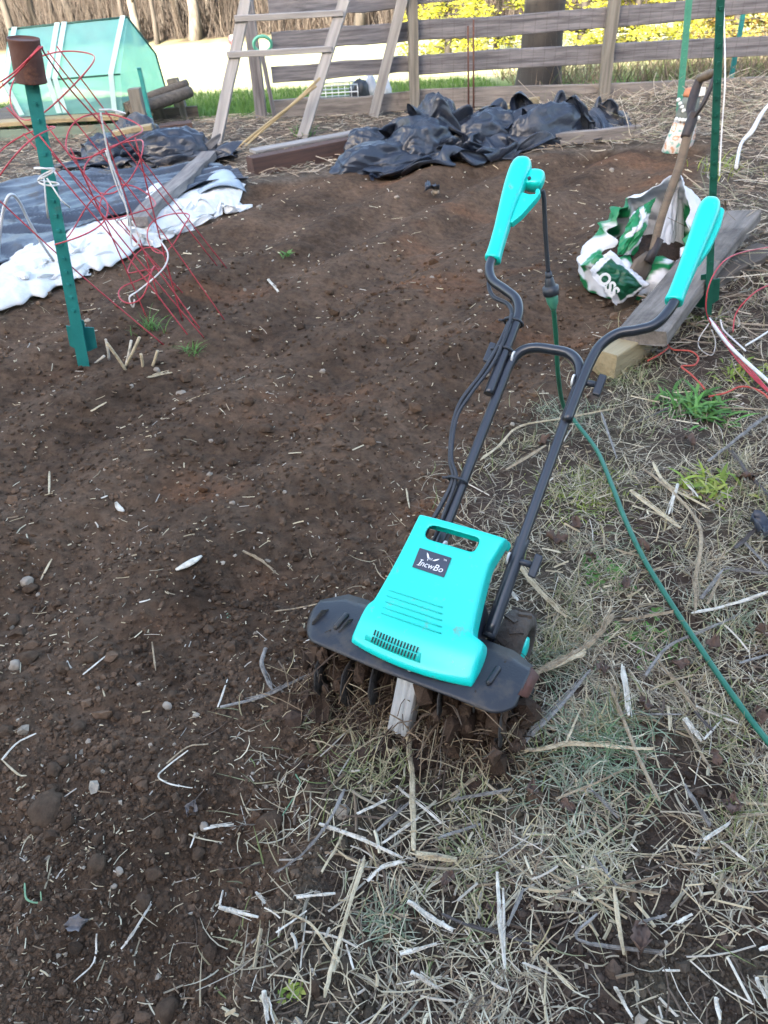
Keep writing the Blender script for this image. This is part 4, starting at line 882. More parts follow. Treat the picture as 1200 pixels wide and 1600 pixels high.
# ------------------------------------------------------------------ tomato cages and twine
def cage(name, tips, axis, r0, r1, label, seed, rings=3, mat=M_REDWIRE, wr=.0028):
    rg = np.random.default_rng(seed); tips = [np.asarray(t, float) for t in tips]; c0 = sum(tips) / len(tips); axis = np.asarray(axis, float); D = axis / np.linalg.norm(axis)
    t = empty(name, tuple(c0), 0, label, 'cage', 'red wire tomato cages tied to the left post'); a, b = frame(D)
    ang = [math.atan2((q - c0) @ b, (q - c0) @ a) for q in tips]
    for k, q in enumerate(tips):
        top = c0 + axis + r1 * (math.cos(ang[k]) * a + math.sin(ang[k]) * b)
        mid = q + (top - q) * .5 + rg.normal(0, .012, 3)
        wtube('leg', [q, mid, top], wr, mat, t, 6)
    for i in range(rings):
        f = (.34, .66, .985)[i]; rr = r0 + (r1 - r0) * f; cc = c0 + axis * f; th = np.linspace(0, 2 * math.pi, 40)
        P = cc + rr * (1 + .06 * np.sin(2 * th + rg.uniform(0, 6)))[:, None] * (np.cos(th)[:, None] * a + np.sin(th)[:, None] * b) + D * (.02 * np.sin(th * 2 + rg.uniform(0, 6)))[:, None]
        wtube('ring', P, wr, mat, t, 6, 0)
    return t
def tip(px, py): return G(px, py) - [0, 0, .02]
A0 = tip(341, 413); 
cage('tomato_cage', [tip(341, 413), tip(357, 418), tip(353, 498), tip(290, 458)], onY(75, 120, 3.25) - (tip(341, 413) + tip(357, 418) + tip(353, 498) + tip(290, 458)) / 4, .07, .19, 'red wire tomato cage leaning behind the teal post, its feet furthest right', 31)
T2 = [tip(297, 523), tip(325, 530), tip(315, 512), tip(259, 536)]
cage('tomato_cage', T2, onY(20, 235, 2.95) - sum(T2) / 4, .05, .17, 'red wire tomato cage leaning lowest across the teal post', 32)
T3 = [tip(250, 470), tip(285, 500), tip(232, 500)]
cage('tomato_cage', T3, onY(160, 205, 3.2) - sum(T3) / 3 , .05, .15, 'red wire tomato cage standing most upright in front of the fleece', 33)
# wires hooked over the can
o = wtube('loose_wire', [onY(-40, 170, 2.8), onY(20, 120, 2.8), onY(62, 76, 2.76), onY(70, 84, 2.85), onY(110, 140, 3.0), onY(160, 195, 3.1)], .0028, M_REDWIRE, n=6); tag(o, 'red wire hooked over the rusty can', 'wire')
o = wtube('loose_wire', [onY(-40, 150, 2.78), onY(10, 122, 2.78), onY(40, 96, 2.77), onY(62, 72, 2.765)], .0026, M_REDWIRE, n=6); tag(o, 'red wire running from the rusty can to the left edge', 'wire')
def twine(px, Y, r, label, mat=M_TWINE, parent=None, nm='twine'):
    o = wtube(nm, [onY(x, y, yy) for (x, y), yy in zip(px, Y if hasattr(Y, '__len__') else [Y] * len(px))], r, mat, n=5); return tag(o, label, 'twine')
twine([(157, 176), (163, 210), (172, 250), (190, 300), (203, 350), (205, 380), (212, 384), (218, 370), (206, 345)], 3.05, .0035, 'white twine hanging in a long loop from the red cages')
twine([(155, 172), (175, 172), (196, 178), (180, 176)], 3.05, .004, 'short white twine end sticking out from the cage top')
twine([(165, 235), (182, 290), (200, 335), (182, 345), (186, 352)], 3.03, .003, 'thin white twine strand beside the long loop')
twine([(250, 375), (262, 395), (258, 415), (240, 435), (215, 455), (202, 465), (208, 480), (210, 468)], [3.2, 3.15, 3.1, 3.05, 3.0, 2.97, 2.97, 2.97], .0034, 'white twine tangled on the red wires low by the soil')
B = onY(73, 275, 2.85)
m = MB(); th = np.linspace(0, 6 * math.pi, 60); m.tube(np.stack([.032 * np.cos(th), .026 * np.sin(th), .03 * np.sin(th * .37)], 1), .0035, 5); m.tube([(0, -.03, 0), (-.01, -.04, -.06), (-.025, -.035, -.13)], .003, 5); m.tube([(0.01, -.03, 0), (.04, -.04, -.07), (.06, -.03, -.10)], .003, 5)
o = m.build('tied_twine', M_TWINE); o.location = B; tag(o, 'white twine knotted round the middle of the teal post', 'twine')
# clear plastic hoop at far left
o = wtube('hoop', [onY(-5, 420, 3.5), onY(3, 340, 3.5), onY(14, 306, 3.5), onY(28, 312, 3.55), onY(45, 345, 3.6), onY(65, 380, 3.65), onY(84, 408, 3.7)], .007, M_WHITEBAG, n=8); tag(o, 'thin grey plastic hoop at the left edge', 'hoop')
# right-hand cage lying in the weeds
rc = empty('tomato_cage', tuple(G(1150, 560)), 0, 'red wire cage with white twine lying in the weeds at the right edge', 'cage')
def rp3(l, z): return [flat(x, y, zz) for (x, y), zz in zip(l, z)]
wtube('ring', rp3([(1290, 420), (1230, 388), (1180, 390), (1135, 405), (1110, 440), (1103, 478), (1108, 500), (1125, 525)], [.05, .2, .3, .32, .27, .18, .12, .06]), .0026, M_REDWIRE, rc, 6)
wtube('ring', rp3([(1280, 430), (1230, 440), (1195, 448), (1170, 465), (1150, 490), (1145, 520)], [.1, .2, .22, .2, .14, .08]), .0026, M_REDWIRE, rc, 6)
for k in range(3): wtube('leg', rp3([(1106 + 4 * k, 496 + 3 * k), (1150 + 3 * k, 560 - 2 * k), (1200 + 6 * k, 612 + 5 * k), (1262, 660 + 6 * k)], [.10, .06 + .01 * k, .05, .04]), .003, M_REDWIRE, rc, 6)
wtube('tie', rp3([(1108, 498), (1135, 535), (1160, 560), (1205, 600)], [.11, .09, .08, .08]), .0065, M_TWINE, rc, 6)
wtube('tie', rp3([(1108, 505), (1092, 530), (1094, 545), (1112, 555), (1118, 535), (1112, 515)], [.1, .05, .03, .02, .04, .09]), .0022, M_TWINE, rc, 5)
wtube('tie', rp3([(1165, 540), (1185, 528), (1205, 515)], [.09, .10, .11]), .004, M_TWINE, rc, 5); wtube('tie', rp3([(1126, 500), (1130, 515), (1145, 530), (1165, 548)], [.1, .08, .08, .08]), .0035, M_TWINE, rc, 5)
def gpath(l, dz): return [G(x, y) + [0, 0, dz] for x, y in l]
o = wtube('red_twine', gpath([(1010, 577), (1030, 566), (1042, 556), (1040, 552), (1050, 560), (1075, 562), (1088, 572), (1082, 584), (1062, 586), (1075, 597), (1090, 612), (1098, 622)], .035), .0032, M_REDTWINE, n=6); tag(o, 'orange red twine looped on the grass near the timber block', 'twine')
o = wtube('red_twine', gpath([(1104, 636), (1130, 630), (1150, 621), (1170, 622), (1192, 634), (1205, 655)], .04), .0034, M_REDTWINE, n=6); tag(o, 'orange red twine arching over the green weed at the right edge', 'twine')
# frayed white cord on the bank
o = wtube('frayed_cord', [flat(1212, 150, .3), flat(1190, 178, .25), flat(1175, 205, .2), flat(1158, 225, .16), flat(1150, 262, .1)], [.008, .013, .016, .010, .012], M_TWINE, n=7); tag(o, 'frayed white cord hanging over the weedy bank', 'cord')
o = wtube('white_stem', [flat(1124, 275, .12), flat(1128, 200, .35), flat(1133, 120, .6), flat(1131, 10, .9)], .004, M_TWINE, n=6); tag(o, 'white string hanging along the tall dark green post', 'string')

# ------------------------------------------------------------------ the electric tiller
til = empty('electric_tiller', (TIL_O[0], TIL_O[1], 0), -TIL_A, 'turquoise and black electric tiller standing at the edge of the bed', 'tiller')
PH = math.radians(35); cP, sP = math.cos(PH), math.sin(PH)
def face(s, q, n=0.): return np.array([s, -.06 + q * cP - n * sP, .2 + q * sP + n * cP])
# cover: rows from the back of the carry handle down to the front lip: (y, z, half left, half right, forward bulge, wall drop)
rows = [(.205, .322, .088, .096, 0, .01), (.206, .345, .095, .103, 0, .014)]
for q, hl, hr, bu in ((.300, .092, .101, 0), (.293, .093, .102, 0), (.286, .0935, .101, 0), (.2825, .094, .100, 0), (.2505, .097, .093, 0), (.247, .0975, .092, 0), (.232, .099, .0895, 0), (.20, .103, .091, 0), (.17, .107, .094, 0), (.14, .112, .0975, .002), (.112, .1165, .101, .004), (.100, .119, .1035, .005), (.095, .121, .107, .006), (.090, .126, .125, .007), (.082, .130, .131, .009), (.066, .133, .133, .012), (.052, .134, .133, .011)):
    p = face(0, q); rows.append((p[1], p[2], hl, hr, bu, .05 if q < .22 else .045))
rows += [(-.034, .2125, .137, .134, .014, .035), (-.045, .2025, .137, .133, .0165, .022), (-.050, .194, .136, .132, .018, .012), (-.049, .184, .135, .131, .018, .006)]
cols = [(-1.0, 1), (-1.0, .62), (-1.0, .25), (-.985, .06), (-.94, 0), (-.82, 0), (-.70, 0), (-.66, 0), (-.35, 0), (-.1, 0), (.15, 0), (.4, 0), (.56, 0), (.60, 0), (.8, 0), (.94, 0), (.985, .06), (1.0, .25), (1.0, .62), (1.0, 1)]
V = []; nrw, ncl = len(rows), len(cols)
for i, (y, z, hl, hr, bu, dr) in enumerate(rows):
    for f, w in cols:
        s = f * (hl if f < 0 else hr); crown = .006 * (1 - f * f)
        V.append((s, y - bu * (1 - (s / .14) ** 2) + sP * dr * w * 1.0 - crown * sP, z - cP * dr * w + crown * cP))
F = []
for i in range(nrw - 1):
    for j in range(ncl - 1):
        if 5 <= i <= 5 and 7 <= j <= 11: continue          # the carry-handle opening
        F.append((i * ncl + j, (i + 1) * ncl + j, (i + 1) * ncl + j + 1, i * ncl + j + 1))
m = MB(); m.add(V, F, True); body = m.build('motor_cover', M_TURQ, til, solid=.005, subsurf=2)
# louvre ridges, vent, badge
for k in range(5):
    q = .125 - .0125 * k; m = MB(); a0, a1 = -.092 + .001 * k, .030 + .004 * k
    m.tube([face(a, q, .0062 * (1 - (a / .105) ** 2) + .0010 + sP * np.interp(q, [.066, .082, .09, .1, .112, .14], [.012, .009, .007, .005, .004, .002]) * (1 - (a / .14) ** 2)) for a in np.linspace(a0, a1, 9)], .0013, 6); m.build('louvre_ridge', M_TURQ2, body)
FN = np.array([0, -math.sin(math.radians(40)), math.cos(math.radians(40))])
def front(s, t):  # the curved lip band: t 0 (low) .. 1 (high)
    y0, z0, b0 = -.0425, .2045, .0160; y1, z1, b1 = -.018, .2255, .0125
    y, z, b_ = y0 + (y1 - y0) * t, z0 + (z1 - z0) * t, b0 + (b1 - b0) * t
    cr = .006 * (1 - (s / .137) ** 2); return np.array([s, y - b_ * (1 - (s / .14) ** 2) - cr * .6, z + cr * .8])
m = MB(); pts = [front(s, 0.10) + FN * .0006 for s in np.linspace(-.104, .026, 14)] + [front(s, .90) + FN * .0006 for s in np.linspace(-.106, .020, 14)]
m.add(pts, [(i, i + 1, 15 + i, 14 + i) for i in range(13)], True); m.build('vent_panel', M_TURQ2, body, solid=.002)
for k in range(15):
    s = -.086 + .0070 * k
    for t0 in (.16, .58):
        m = MB(); c = front(s, t0 + .16) + FN * .0022; d = front(s, t0 + .34) - front(s, t0); m.tube([c - d * .5, c + d * .5], .0016, 5, smooth=False); m.build('vent_slot', M_VENT, body)
m = MB(); m.box((-.096, 0, 0), (.001, .001, .001))
def on_face(o, s, q, n, rot=0.):
    X = np.array([math.cos(rot), math.sin(rot) * cP, math.sin(rot) * sP]); Z = np.array([0, -sP, cP]); Y = np.cross(Z, X); p = face(s, q, n)
    o.matrix_local = Matrix(((X[0], Y[0], Z[0], p[0]), (X[1], Y[1], Z[1], p[1]), (X[2], Y[2], Z[2], p[2]), (0, 0, 0, 1)))
m = MB(); m.box((0, 0, 0), (.072, .043, .0016)); badge = m.build('badge', M_LABEL, body, bevel=.001); on_face(badge, -.0245, .2055, .0072, math.radians(-1))
def text_mesh(name, s, size, mat, parent, shear=0., offset=0., ext=.0004, xy=(0, 0), align='CENTER'):
    cu = bpy.data.curves.new(name, 'FONT'); cu.body = s; cu.size = size; cu.shear = shear; cu.offset = offset; cu.extrude = ext; cu.align_x = align; cu.align_y = 'CENTER'
    t = bpy.data.objects.new(name, cu); COL.objects.link(t); dg = bpy.context.evaluated_depsgraph_get(); me = bpy.data.meshes.new_from_object(t.evaluated_get(dg)); bpy.data.objects.remove(t)
    o = link(name, me, mat, parent); o.location = (xy[0], xy[1], 0); return o
def on_badge(o, x, y): o.location = (x, y, .0013)
big = text_mesh('lettering', 'I', .0205, M_PRINT, badge, .28, 0); on_badge(big, -.0245, -.0085)
for s_, x_c, sz in (('ncw', -.0075, .0175), ('B', .0125, .0195), ('o', .0235, .0175)):
    o = text_mesh('lettering', s_, sz, M_PRINT, badge, .28, 0); on_badge(o, x_c, -.0085)
Vi = np.array([v.co for v in big.data.vertices]); lo_, hi_ = Vi[:, 1].min(), Vi[:, 1].max()
for yy, ex in ((lo_, 1), (hi_, -1)):
    m = MB(); m.box((-.0245 + Vi[np.abs(Vi[:, 1] - yy) < 1e-4, 0].mean(), -.0085 + yy + ex * .0006, .0013), (.0062, .0013, .0008)); m.build('serif', M_PRINT, badge)
def leaf2(m, p, q, w):
    p = np.array(p); q = np.array(q); d = q - p; n_ = np.array([-d[1], d[0]]); n_ = n_ / np.linalg.norm(n_)
    m.prism([tuple(p), tuple(p + d * .35 - n_ * w), tuple(p + d * .75 - n_ * w * .8), tuple(q), tuple(p + d * .7 + n_ * w * .5), tuple(p + d * .3 + n_ * w * .5)], .0009, .0016)
m = MB(); leaf2(m, (-.0085, .0035), (-.0165, .0165), .0026); leaf2(m, (.0005, .0035), (.0135, .0115), .0020); m.tube([(-.0095, .004, .0012), (-.0095, .0005, .0012)], .0009, 5); 
m.tube([(-.0075, .008, .0012), (-.006, .0035, .0012), (-.0045, .007, .0012), (-.003, .0035, .0012), (-.001, .008, .0012)], .0009, 5); m.build('emblem', M_PRINT, badge)
o = text_mesh('trademark', 'TM', .0052, M_PRINT, badge); on_badge(o, .0255, .0125)
# chassis under the cover
m = MB(); m.add([(-.11, -.05, .165), (.105, -.05, .165), (.105, .14, .165), (-.11, .14, .165), (-.085, .0, .215), (.08, .0, .215), (.07, .13, .285), (-.075, .13, .285)],
      [(3, 2, 1, 0), (4, 5, 6, 7), (0, 1, 5, 4), (1, 2, 6, 5), (2, 3, 7, 6), (3, 0, 4, 7)]); m.build('motor_housing', M_BLACKP, til, bevel=.008)
# mudguard: curved plate with rounded ends
us_ = np.concatenate([np.linspace(-1, -.8, 9), np.linspace(-.76, .76, 15), np.linspace(.8, 1, 9)]); V = []
for u in us_:
    s = -.020 + .240 * u; e = max(0, abs(u) - .80) / .20; y0 = -.084 + (.050 * e**2.2 if u < 0 else .036 * e**2.6) + .014 * abs(u) ** 2 * (1 if u < 0 else .2); y1 = .070 - (.040 * e if u < 0 else .020 * e)
    for v, dz in ((0, -.010), (.05, -.007), (.20, -.0005), (.45, .004), (.60, .005), (.8, .005), (1., .004)):
        V.append((s, y0 + (y1 - y0) * v, .186 + dz - .012 * max(0, abs(u) - .55)))
m = MB(); m.grid(V, len(us_), 7); guard = m.build('mudguard', M_GUARD, til, solid=.0026)
for s in (-.185, .158):
    m = MB(); m.tube([(s, -.034, .188), (s, -.030, .1905), (s + .004, .010, .1935), (s + .004, .014, .190)], [.003, .0065, .0065, .003], 10); m.build('boss', M_GUARD, guard, bevel=.003)
m = MB(); m.grid([(.2165, -.028, .1835), (.2165, .045, .187), (.232, -.016, .168), (.234, .043, .170)], 2, 2); m.build('end_flap', M_RUST, guard, solid=.003)
# gear case
p0, p1 = np.array([.004, -.055, .185]), np.array([-.006, -.105, .035])
Dg = (p1 - p0) / np.linalg.norm(p1 - p0); Xg_ = np.array([1., 0, 0]) - Dg * Dg[0]; Xg_ /= np.linalg.norm(Xg_); Ng = np.cross(Xg_, Dg); Ng = Ng if Ng[1] < 0 else -Ng
prof = [(-.024, -.03), (-.024, .0), (-.020, .008), (-.011, .009), (-.009, .005), (-.004, .005), (-.002, .011), (.004, .011), (.006, .005), (.010, .005), (.012, .009), (.021, .007), (.024, 0), (.024, -.03)]
Mg = np.eye(4); Mg[:3, 0] = Xg_; Mg[:3, 1] = Ng; Mg[:3, 2] = Dg; Mg[:3, 3] = p0
m = MB(); m.prism(prof, 0, np.linalg.norm(p1 - p0), Mg); m.build('gear_case', M_STEEL, til, bevel=.0015)
m = MB(); m.tube([(-.23, .0, .085), (.21, .0, .085)], .011, 12); m.build('axle', M_TINE, til)
# tines
def blade_mesh():
    m = MB(); P = []
    for k in range(8):
        f = k / 7; an = .75 * f**1.6; r = .018 + .088 * f; P.append((0.004 * math.sin(f * 3) + (.022 * max(0, f - .55) / .45), r * math.cos(an), r * math.sin(an)))
    P = np.array(P); V = []
    for k in range(8):
        f = k / 7; w = .015 + .015 * math.sin(f * 2.4) if k < 7 else .008; t = P[min(k + 1, 7)] - P[max(k - 1, 0)]; t /= np.linalg.norm(t); s = np.cross(t, [1, 0, 0]); s /= np.linalg.norm(s)
        for sg in (-1, 1):
            for th in (-.0016, .0016): V.append(P[k] + s * w * sg + np.array([th, 0, 0]))
    for k in range(7):
        a = 4 * k; b = a + 4; m.add([], [])
        m.f += [(a, a + 2, b + 2, b), (a + 1, b + 1, b + 3, a + 3), (a, b, b + 1, a + 1), (a + 2, a + 3, b + 3, b + 2)]; m.sm += [True] * 4
    m.f += [(0, 1, 3, 2), (28, 30, 31, 29)]; m.sm += [False] * 2; m.v = [tuple(v) for v in V]; return m.mesh('tine_blade')
bme = blade_mesh(); rgt = np.random.default_rng(5)
for s in (-.215, -.150, -.085, .06, .125, .19):
    m = MB(); m.tube([(s - .006, 0, .085), (s + .006, 0, .085)], .03, 14); hub = m.build('tine_wheel', M_TINE, til)
    off = rgt.uniform(0, 1.5)
    for k in range(4):
        o = link('blade', bme, M_TINE, hub); sg = 1 if k % 2 else -1
        o.matrix_local = Matrix.Translation((s, 0, .085)) @ Matrix.Rotation(off + k * math.pi / 2, 4, 'X') @ Matrix.Scale(sg, 4, (1, 0, 0))
# wheels
def wheel(s, y, z):
    M = np.eye(4); M[:3, 0] = (0, 1, 0); M[:3, 1] = (0, 0, 1); M[:3, 2] = (1, 0, 0); M[:3, 3] = (s, y, z); R_ = .078; hw = .030
    m = MB(); m.lathe([(.040, -hw), (.062, -hw), (.073, -hw * .9), (R_, -hw * .6), (R_, hw * .6), (.073, hw * .9), (.062, hw), (.050, hw), (.046, hw * .55), (.040, hw * .4)], 36, M); ty = m.build('tyre', M_TYRE, til)
    for k in range(18):
        a = 2 * math.pi * k / 18; sg = 1 if k % 2 else -1; M2 = Matrix.Translation((s + sg * .011, y, z)) @ Matrix.Rotation(a, 4, 'X') @ Matrix.Translation((0, 0, R_ + .001)) @ Matrix.Rotation(sg * .4, 4, 'Z')
        q = MB(); q.box((0, 0, 0), (.030, .012, .007)); V = [M2 @ Vector(v) for v in q.v]; q.v = [tuple(v) for v in V]; q.build('tread_lug', M_TYRE, ty)
    m = MB(); m.lathe([(.001, hw * .75), (.020, hw * .78), (.030, hw * .6), (.034, hw * .45), (.044, hw * .42), (.044, -hw * .5), (.001, -hw * .5)], 30, M); m.build('rim', M_BLACKP, til)
    m = MB(); m.lathe([(.001, hw * 1.02), (.016, hw * 1.0), (.027, hw * .9), (.029, hw * .6)], 26, M); m.build('hub_cap', M_TURQ, til)
wheel(.136, .186, .075); wheel(-.136, .186, .075)
m = MB(); m.tube([(-.128, .18, .072), (.128, .18, .072)], .008, 10); m.tube([(-.06, .18, .072), (-.06, .11, .17)], .009, 8); m.tube([(.08, .18, .072), (.08, .11, .17)], .009, 8); m.build('wheel_axle', M_TUBE, til)
# handlebars, all in the handle plane (s across, q up the handle)
PHh = math.radians(36); cH, sH = math.cos(PHh), math.sin(PHh)
def hp(s, q, n=0.): return np.array([s, .1 + q * cH - n * sH, .2 + q * sH + n * cH])
def hq(t): return (t - .1) / cH
def ltube(nm, pts, r, mat, parent=til, n=14, sm=8):
    m = MB(); P = smooth_path(pts, sm) if sm else np.array(pts); rr = r if np.isscalar(r) else np.interp(np.linspace(0, 1, len(P)), np.linspace(0, 1, len(r)), r); m.tube(P, rr, n); return m.build(nm, mat, parent)
ltube('lower_bar', [hp(.112, -.012), hp(.1135, .15), hp(.116, .35), hp(.118, .50), hp(.117, .575), hp(.106, .618), hp(.078, .640), hp(.040, .643), hp(-.005, .640), hp(-.034, .622), hp(-.047, .585), hp(-.049, .52), hp(-.053, .35), hp(-.057, .13), hp(-.06, -.02)], .0115, M_TUBE)
ltube('socket_sleeve', [hp(.112, -.02, -.004), hp(.1128, .06, -.004), hp(.1135, .20, -.004)], .0145, M_BLACKP); ltube('socket_sleeve', [hp(-.06, -.02, -.006), hp(-.058, .17, -.006)], .0145, M_BLACKP)
def up_right(): return [hp(.124, .475, .012), hp(.127, .56, .014), hp(.131, .62, .014), hp(.141, .665, .014), hp(.168, .700, .014), hp(.205, .717, .012), hp(.237, .737, .010), hp(.256, .775, .008), hp(.2635, .82, .006), hp(.266, .90, .004), hp(.268, .95, .004)]
ltube('upper_bar', up_right(), .0115, M_TUBE)
def up_left(): return [hp(-.066, .50, .012), hp(-.064, .58, .014), hp(-.062, .66, .014), hp(-.064, .712, .014), hp(-.082, .748, .013), hp(-.118, .770, .012), hp(-.155, .790, .010), hp(-.176, .822, .008), hp(-.180, .86, .006), hp(-.186, .95, .004), hp(-.188, 1.0, .004)]
ltube('upper_bar', up_left(), .0115, M_TUBE)
# grips
def loft(nm, secs, mat, parent=til, n=18, sub=1):
    """secs: (centre, half width across, half height normal)"""
    V = []
    for c, a, b in secs:
        for j in range(n):
            an = 2 * math.pi * j / n; V.append(np.asarray(c) + np.array([1, 0, 0]) * a * math.copysign(abs(math.cos(an)) ** .75, math.cos(an)) + np.array([0, -sH, cH]) * b * math.copysign(abs(math.sin(an)) ** .75, math.sin(an)))
    m = MB(); m.grid(V, len(secs), n, closed=True); k = (len(secs) - 1) * n; m.f += [tuple(reversed(range(n))), tuple(k + j for j in range(n))]; m.sm += [True, True]
    return m.build(nm, mat, parent, subsurf=sub)
gl = loft('grip', [(hp(-.1795, .850), .0185, .0185), (hp(-.1795, .853), .0205, .0205), (hp(-.1800, .860), .0205, .0205), (hp(-.1805, .866), .0185, .0185), (hp(-.186, .94), .0185, .019), (hp(-.191, .99), .0215, .021), (hp(-.194, 1.04), .0255, .024), (hp(-.196, 1.09), .0285, .026), (hp(-.197, 1.125), .028, .026), (hp(-.1965, 1.145), .022, .021), (hp(-.196, 1.152), .010, .010)], M_TURQ)
loft('switch_box', [(hp(-.158, 1.076, -.012), .020, .018), (hp(-.156, 1.082, -.012), .026, .021), (hp(-.155, 1.118, -.012), .025, .021), (hp(-.157, 1.127, -.012), .018, .015)], M_TURQ, gl)
m = MB(); m.tube([hp(-.162, 1.088, .0085), hp(-.162, 1.088, .0115)], .0045, 10); m.build('lock_button', M_BLACKP, gl)
M_tr = np.eye(4); M_tr[:3, 0] = (1, 0, 0); M_tr[:3, 1] = (0, cH, sH); M_tr[:3, 2] = (0, -sH, cH); M_tr[:3, 3] = hp(0, 0)
m = MB(); m.prism([(-.172, .962), (-.166, .958), (-.148, .985), (-.128, 1.035), (-.124, 1.050), (-.126, 1.062), (-.134, 1.066), (-.138, 1.060), (-.134, 1.048), (-.150, 1.046), (-.168, 1.050), (-.176, 1.040)], -.014, .006, M_tr); m.build('trigger', M_TURQ, gl, bevel=.003)
gr = loft('grip', [(hp(.2600, .803), .0185, .0185), (hp(.2600, .806), .0205, .0205), (hp(.2605, .813), .0205, .0205), (hp(.2610, .820), .0185, .0185), (hp(.266, .90), .0200, .020), (hp(.269, .96), .0225, .022), (hp(.271, 1.01), .0250, .024), (hp(.272, 1.05), .0255, .025), (hp(.272, 1.072), .020, .020), (hp(.272, 1.080), .010, .010)], M_TURQ)
m = MB(); m.prism([(.280, .905), (.287, .915), (.300, .96), (.306, 1.02), (.304, 1.06), (.296, 1.066), (.284, 1.06), (.278, .99)], -.020, -.004, M_tr); m.build('lever', M_TURQ, gr, bevel=.004)
# wing knobs with white washers
def knob(s, q, sg, n0=.0):
    c = hp(s, q, n0); k = ltube('knob', [c, c + np.array([sg * .036, 0, 0])], .007, M_BLACKP, sm=0)
    M2 = M_tr.copy(); M2[:3, 3] = c + np.array([sg * .044, 0, 0]); q_ = MB(); q_.prism([(-.009, -.024), (.008, -.026), (.010, .024), (-.007, .026)], -.006, .006, M2); q_.build('wing', M_BLACKP, k, bevel=.003)
    M3 = np.eye(4); M3[:3, 0] = (0, cH, sH); M3[:3, 1] = (0, -sH, cH); M3[:3, 2] = (1, 0, 0); M3[:3, 3] = c + np.array([-sg * .014, 0, 0]); w = MB(); w.lathe([(.006, -.002), (.0135, -.002), (.0135, .002), (.006, .002), (.006, -.002)], 20, M3); w.build('washer', M_WHITE, k)
knob(.121, .575, 1, .006); knob(-.056, .605, -1, .006); knob(.1128, .150, 1); knob(-.058, .135, -1)
# bar cable with ties
cab = ltube('cable', [hp(-.184, .853, -.018), hp(-.176, .800, -.022), hp(-.150, .764, -.016), hp(-.110, .748, -.010), hp(-.086, .722, .004), hp(-.078, .690, .016), hp(-.080, .62, .022), hp(-.094, .54, .024), hp(-.118, .465, .022), hp(-.116, .40, .020), hp(-.095, .325, .018), hp(-.073, .283, .016), hp(-.080, .22, .012), hp(-.094, .16, .004), hp(-.100, .12, -.006), hp(-.09, .08, -.02)], .0052, M_RUBBER, n=10)
ltube('cable', [hp(-.072, .70, .030), hp(-.070, .62, .030), hp(-.076, .56, .030), hp(-.10, .48, .030), hp(-.112, .42, .026), hp(-.092, .33, .024), hp(-.066, .285, .020), hp(-.066, .20, .014), hp(-.072, .13, .002)], .0040, M_RUBBER, n=8)
for s, q, w_ in ((-.070, .690, .022), (-.065, .285, .022), (-.066, .615, .020)):
    th = np.linspace(0, 2 * math.pi, 22); P = np.array([hp(s + w_ * math.cos(t), q, .008 + .02 * math.sin(t)) for t in th]); m = MB(); m.tube(P, .0035, 6, False); m.tube([hp(s - w_, q, .012), hp(s - w_ - .012, q - .004, .016)], .003, 6); m.build('cable_tie', M_RUBBER, til)
# tail lead with its plug, hanging from the switch box
Rz = Matrix.Rotation(-TIL_A, 4, 'Z'); TW = Matrix.Translation((TIL_O[0], TIL_O[1], 0)) @ Rz; TI = TW.inverted()
def w2l(p): return np.array(TI @ Vector(p))
def l2w(p): return np.array(TW @ Vector(p))
tail0 = l2w(hp(-.128, 1.076, -.014)); pA = onY(857, 428, tail0[1] - .015); pB = onY(862, 462, tail0[1] - .018)
ltube('tail_lead', [w2l(tail0), w2l(tail0 + [.006, 0, -.02]), w2l(tail0 * .5 + pA * .5 + [.0, 0, 0.0]), w2l(pA)], .0058, M_RUBBER, n=10)
def ring_loft(nm, pts, rr, mat, parent, n=16):
    m = MB(); m.tube([w2l(p) for p in pts], rr, n); return m.build(nm, mat, parent)
dv = (pB - pA) / np.linalg.norm(pB - pA); L0 = np.linalg.norm(pB - pA)
ring_loft('strain_relief', [pA - dv * .006, pA + dv * .005, pA + dv * .014], [.008, .010, .008], M_RUBBER, til)
ring_loft('plug', [pA + dv * .006, pA + dv * .012, pA + dv * .030, pA + dv * .034, pA + dv * .035, pA + dv * .056, pA + dv * .058], [.006, .011, .014, .015, .0215, .0215, .017], M_BLACKP, til)
# extension cord
P0 = pA + dv * .054; ex = empty('extension_cord', tuple(P0), 0, 'green extension cord plugged into the tiller and trailing over the grass', 'cord')
wtube('socket', [P0, P0 + dv * .012, P0 + dv * .026, P0 + dv * .038, P0 + dv * .046], [.0165, .0165, .0150, .010, .008], M_SOCKET, ex, 14, 0)
Y0 = P0[1]
cpts = [P0 + dv * .044, onY(869, 530, Y0 + .03), onY(872, 585, Y0 + .08), onY(880, 632, Y0 + .18)] + [G(x, y) + [0, 0, .032] for x, y in ((897, 672), (930, 716), (953, 770), (975, 828), (1003, 888), (1040, 950), (1085, 1020), (1135, 1095), (1200, 1182), (1300, 1290))]
wtube('cord', cpts, .0066, M_CORD, ex, 10, 10)
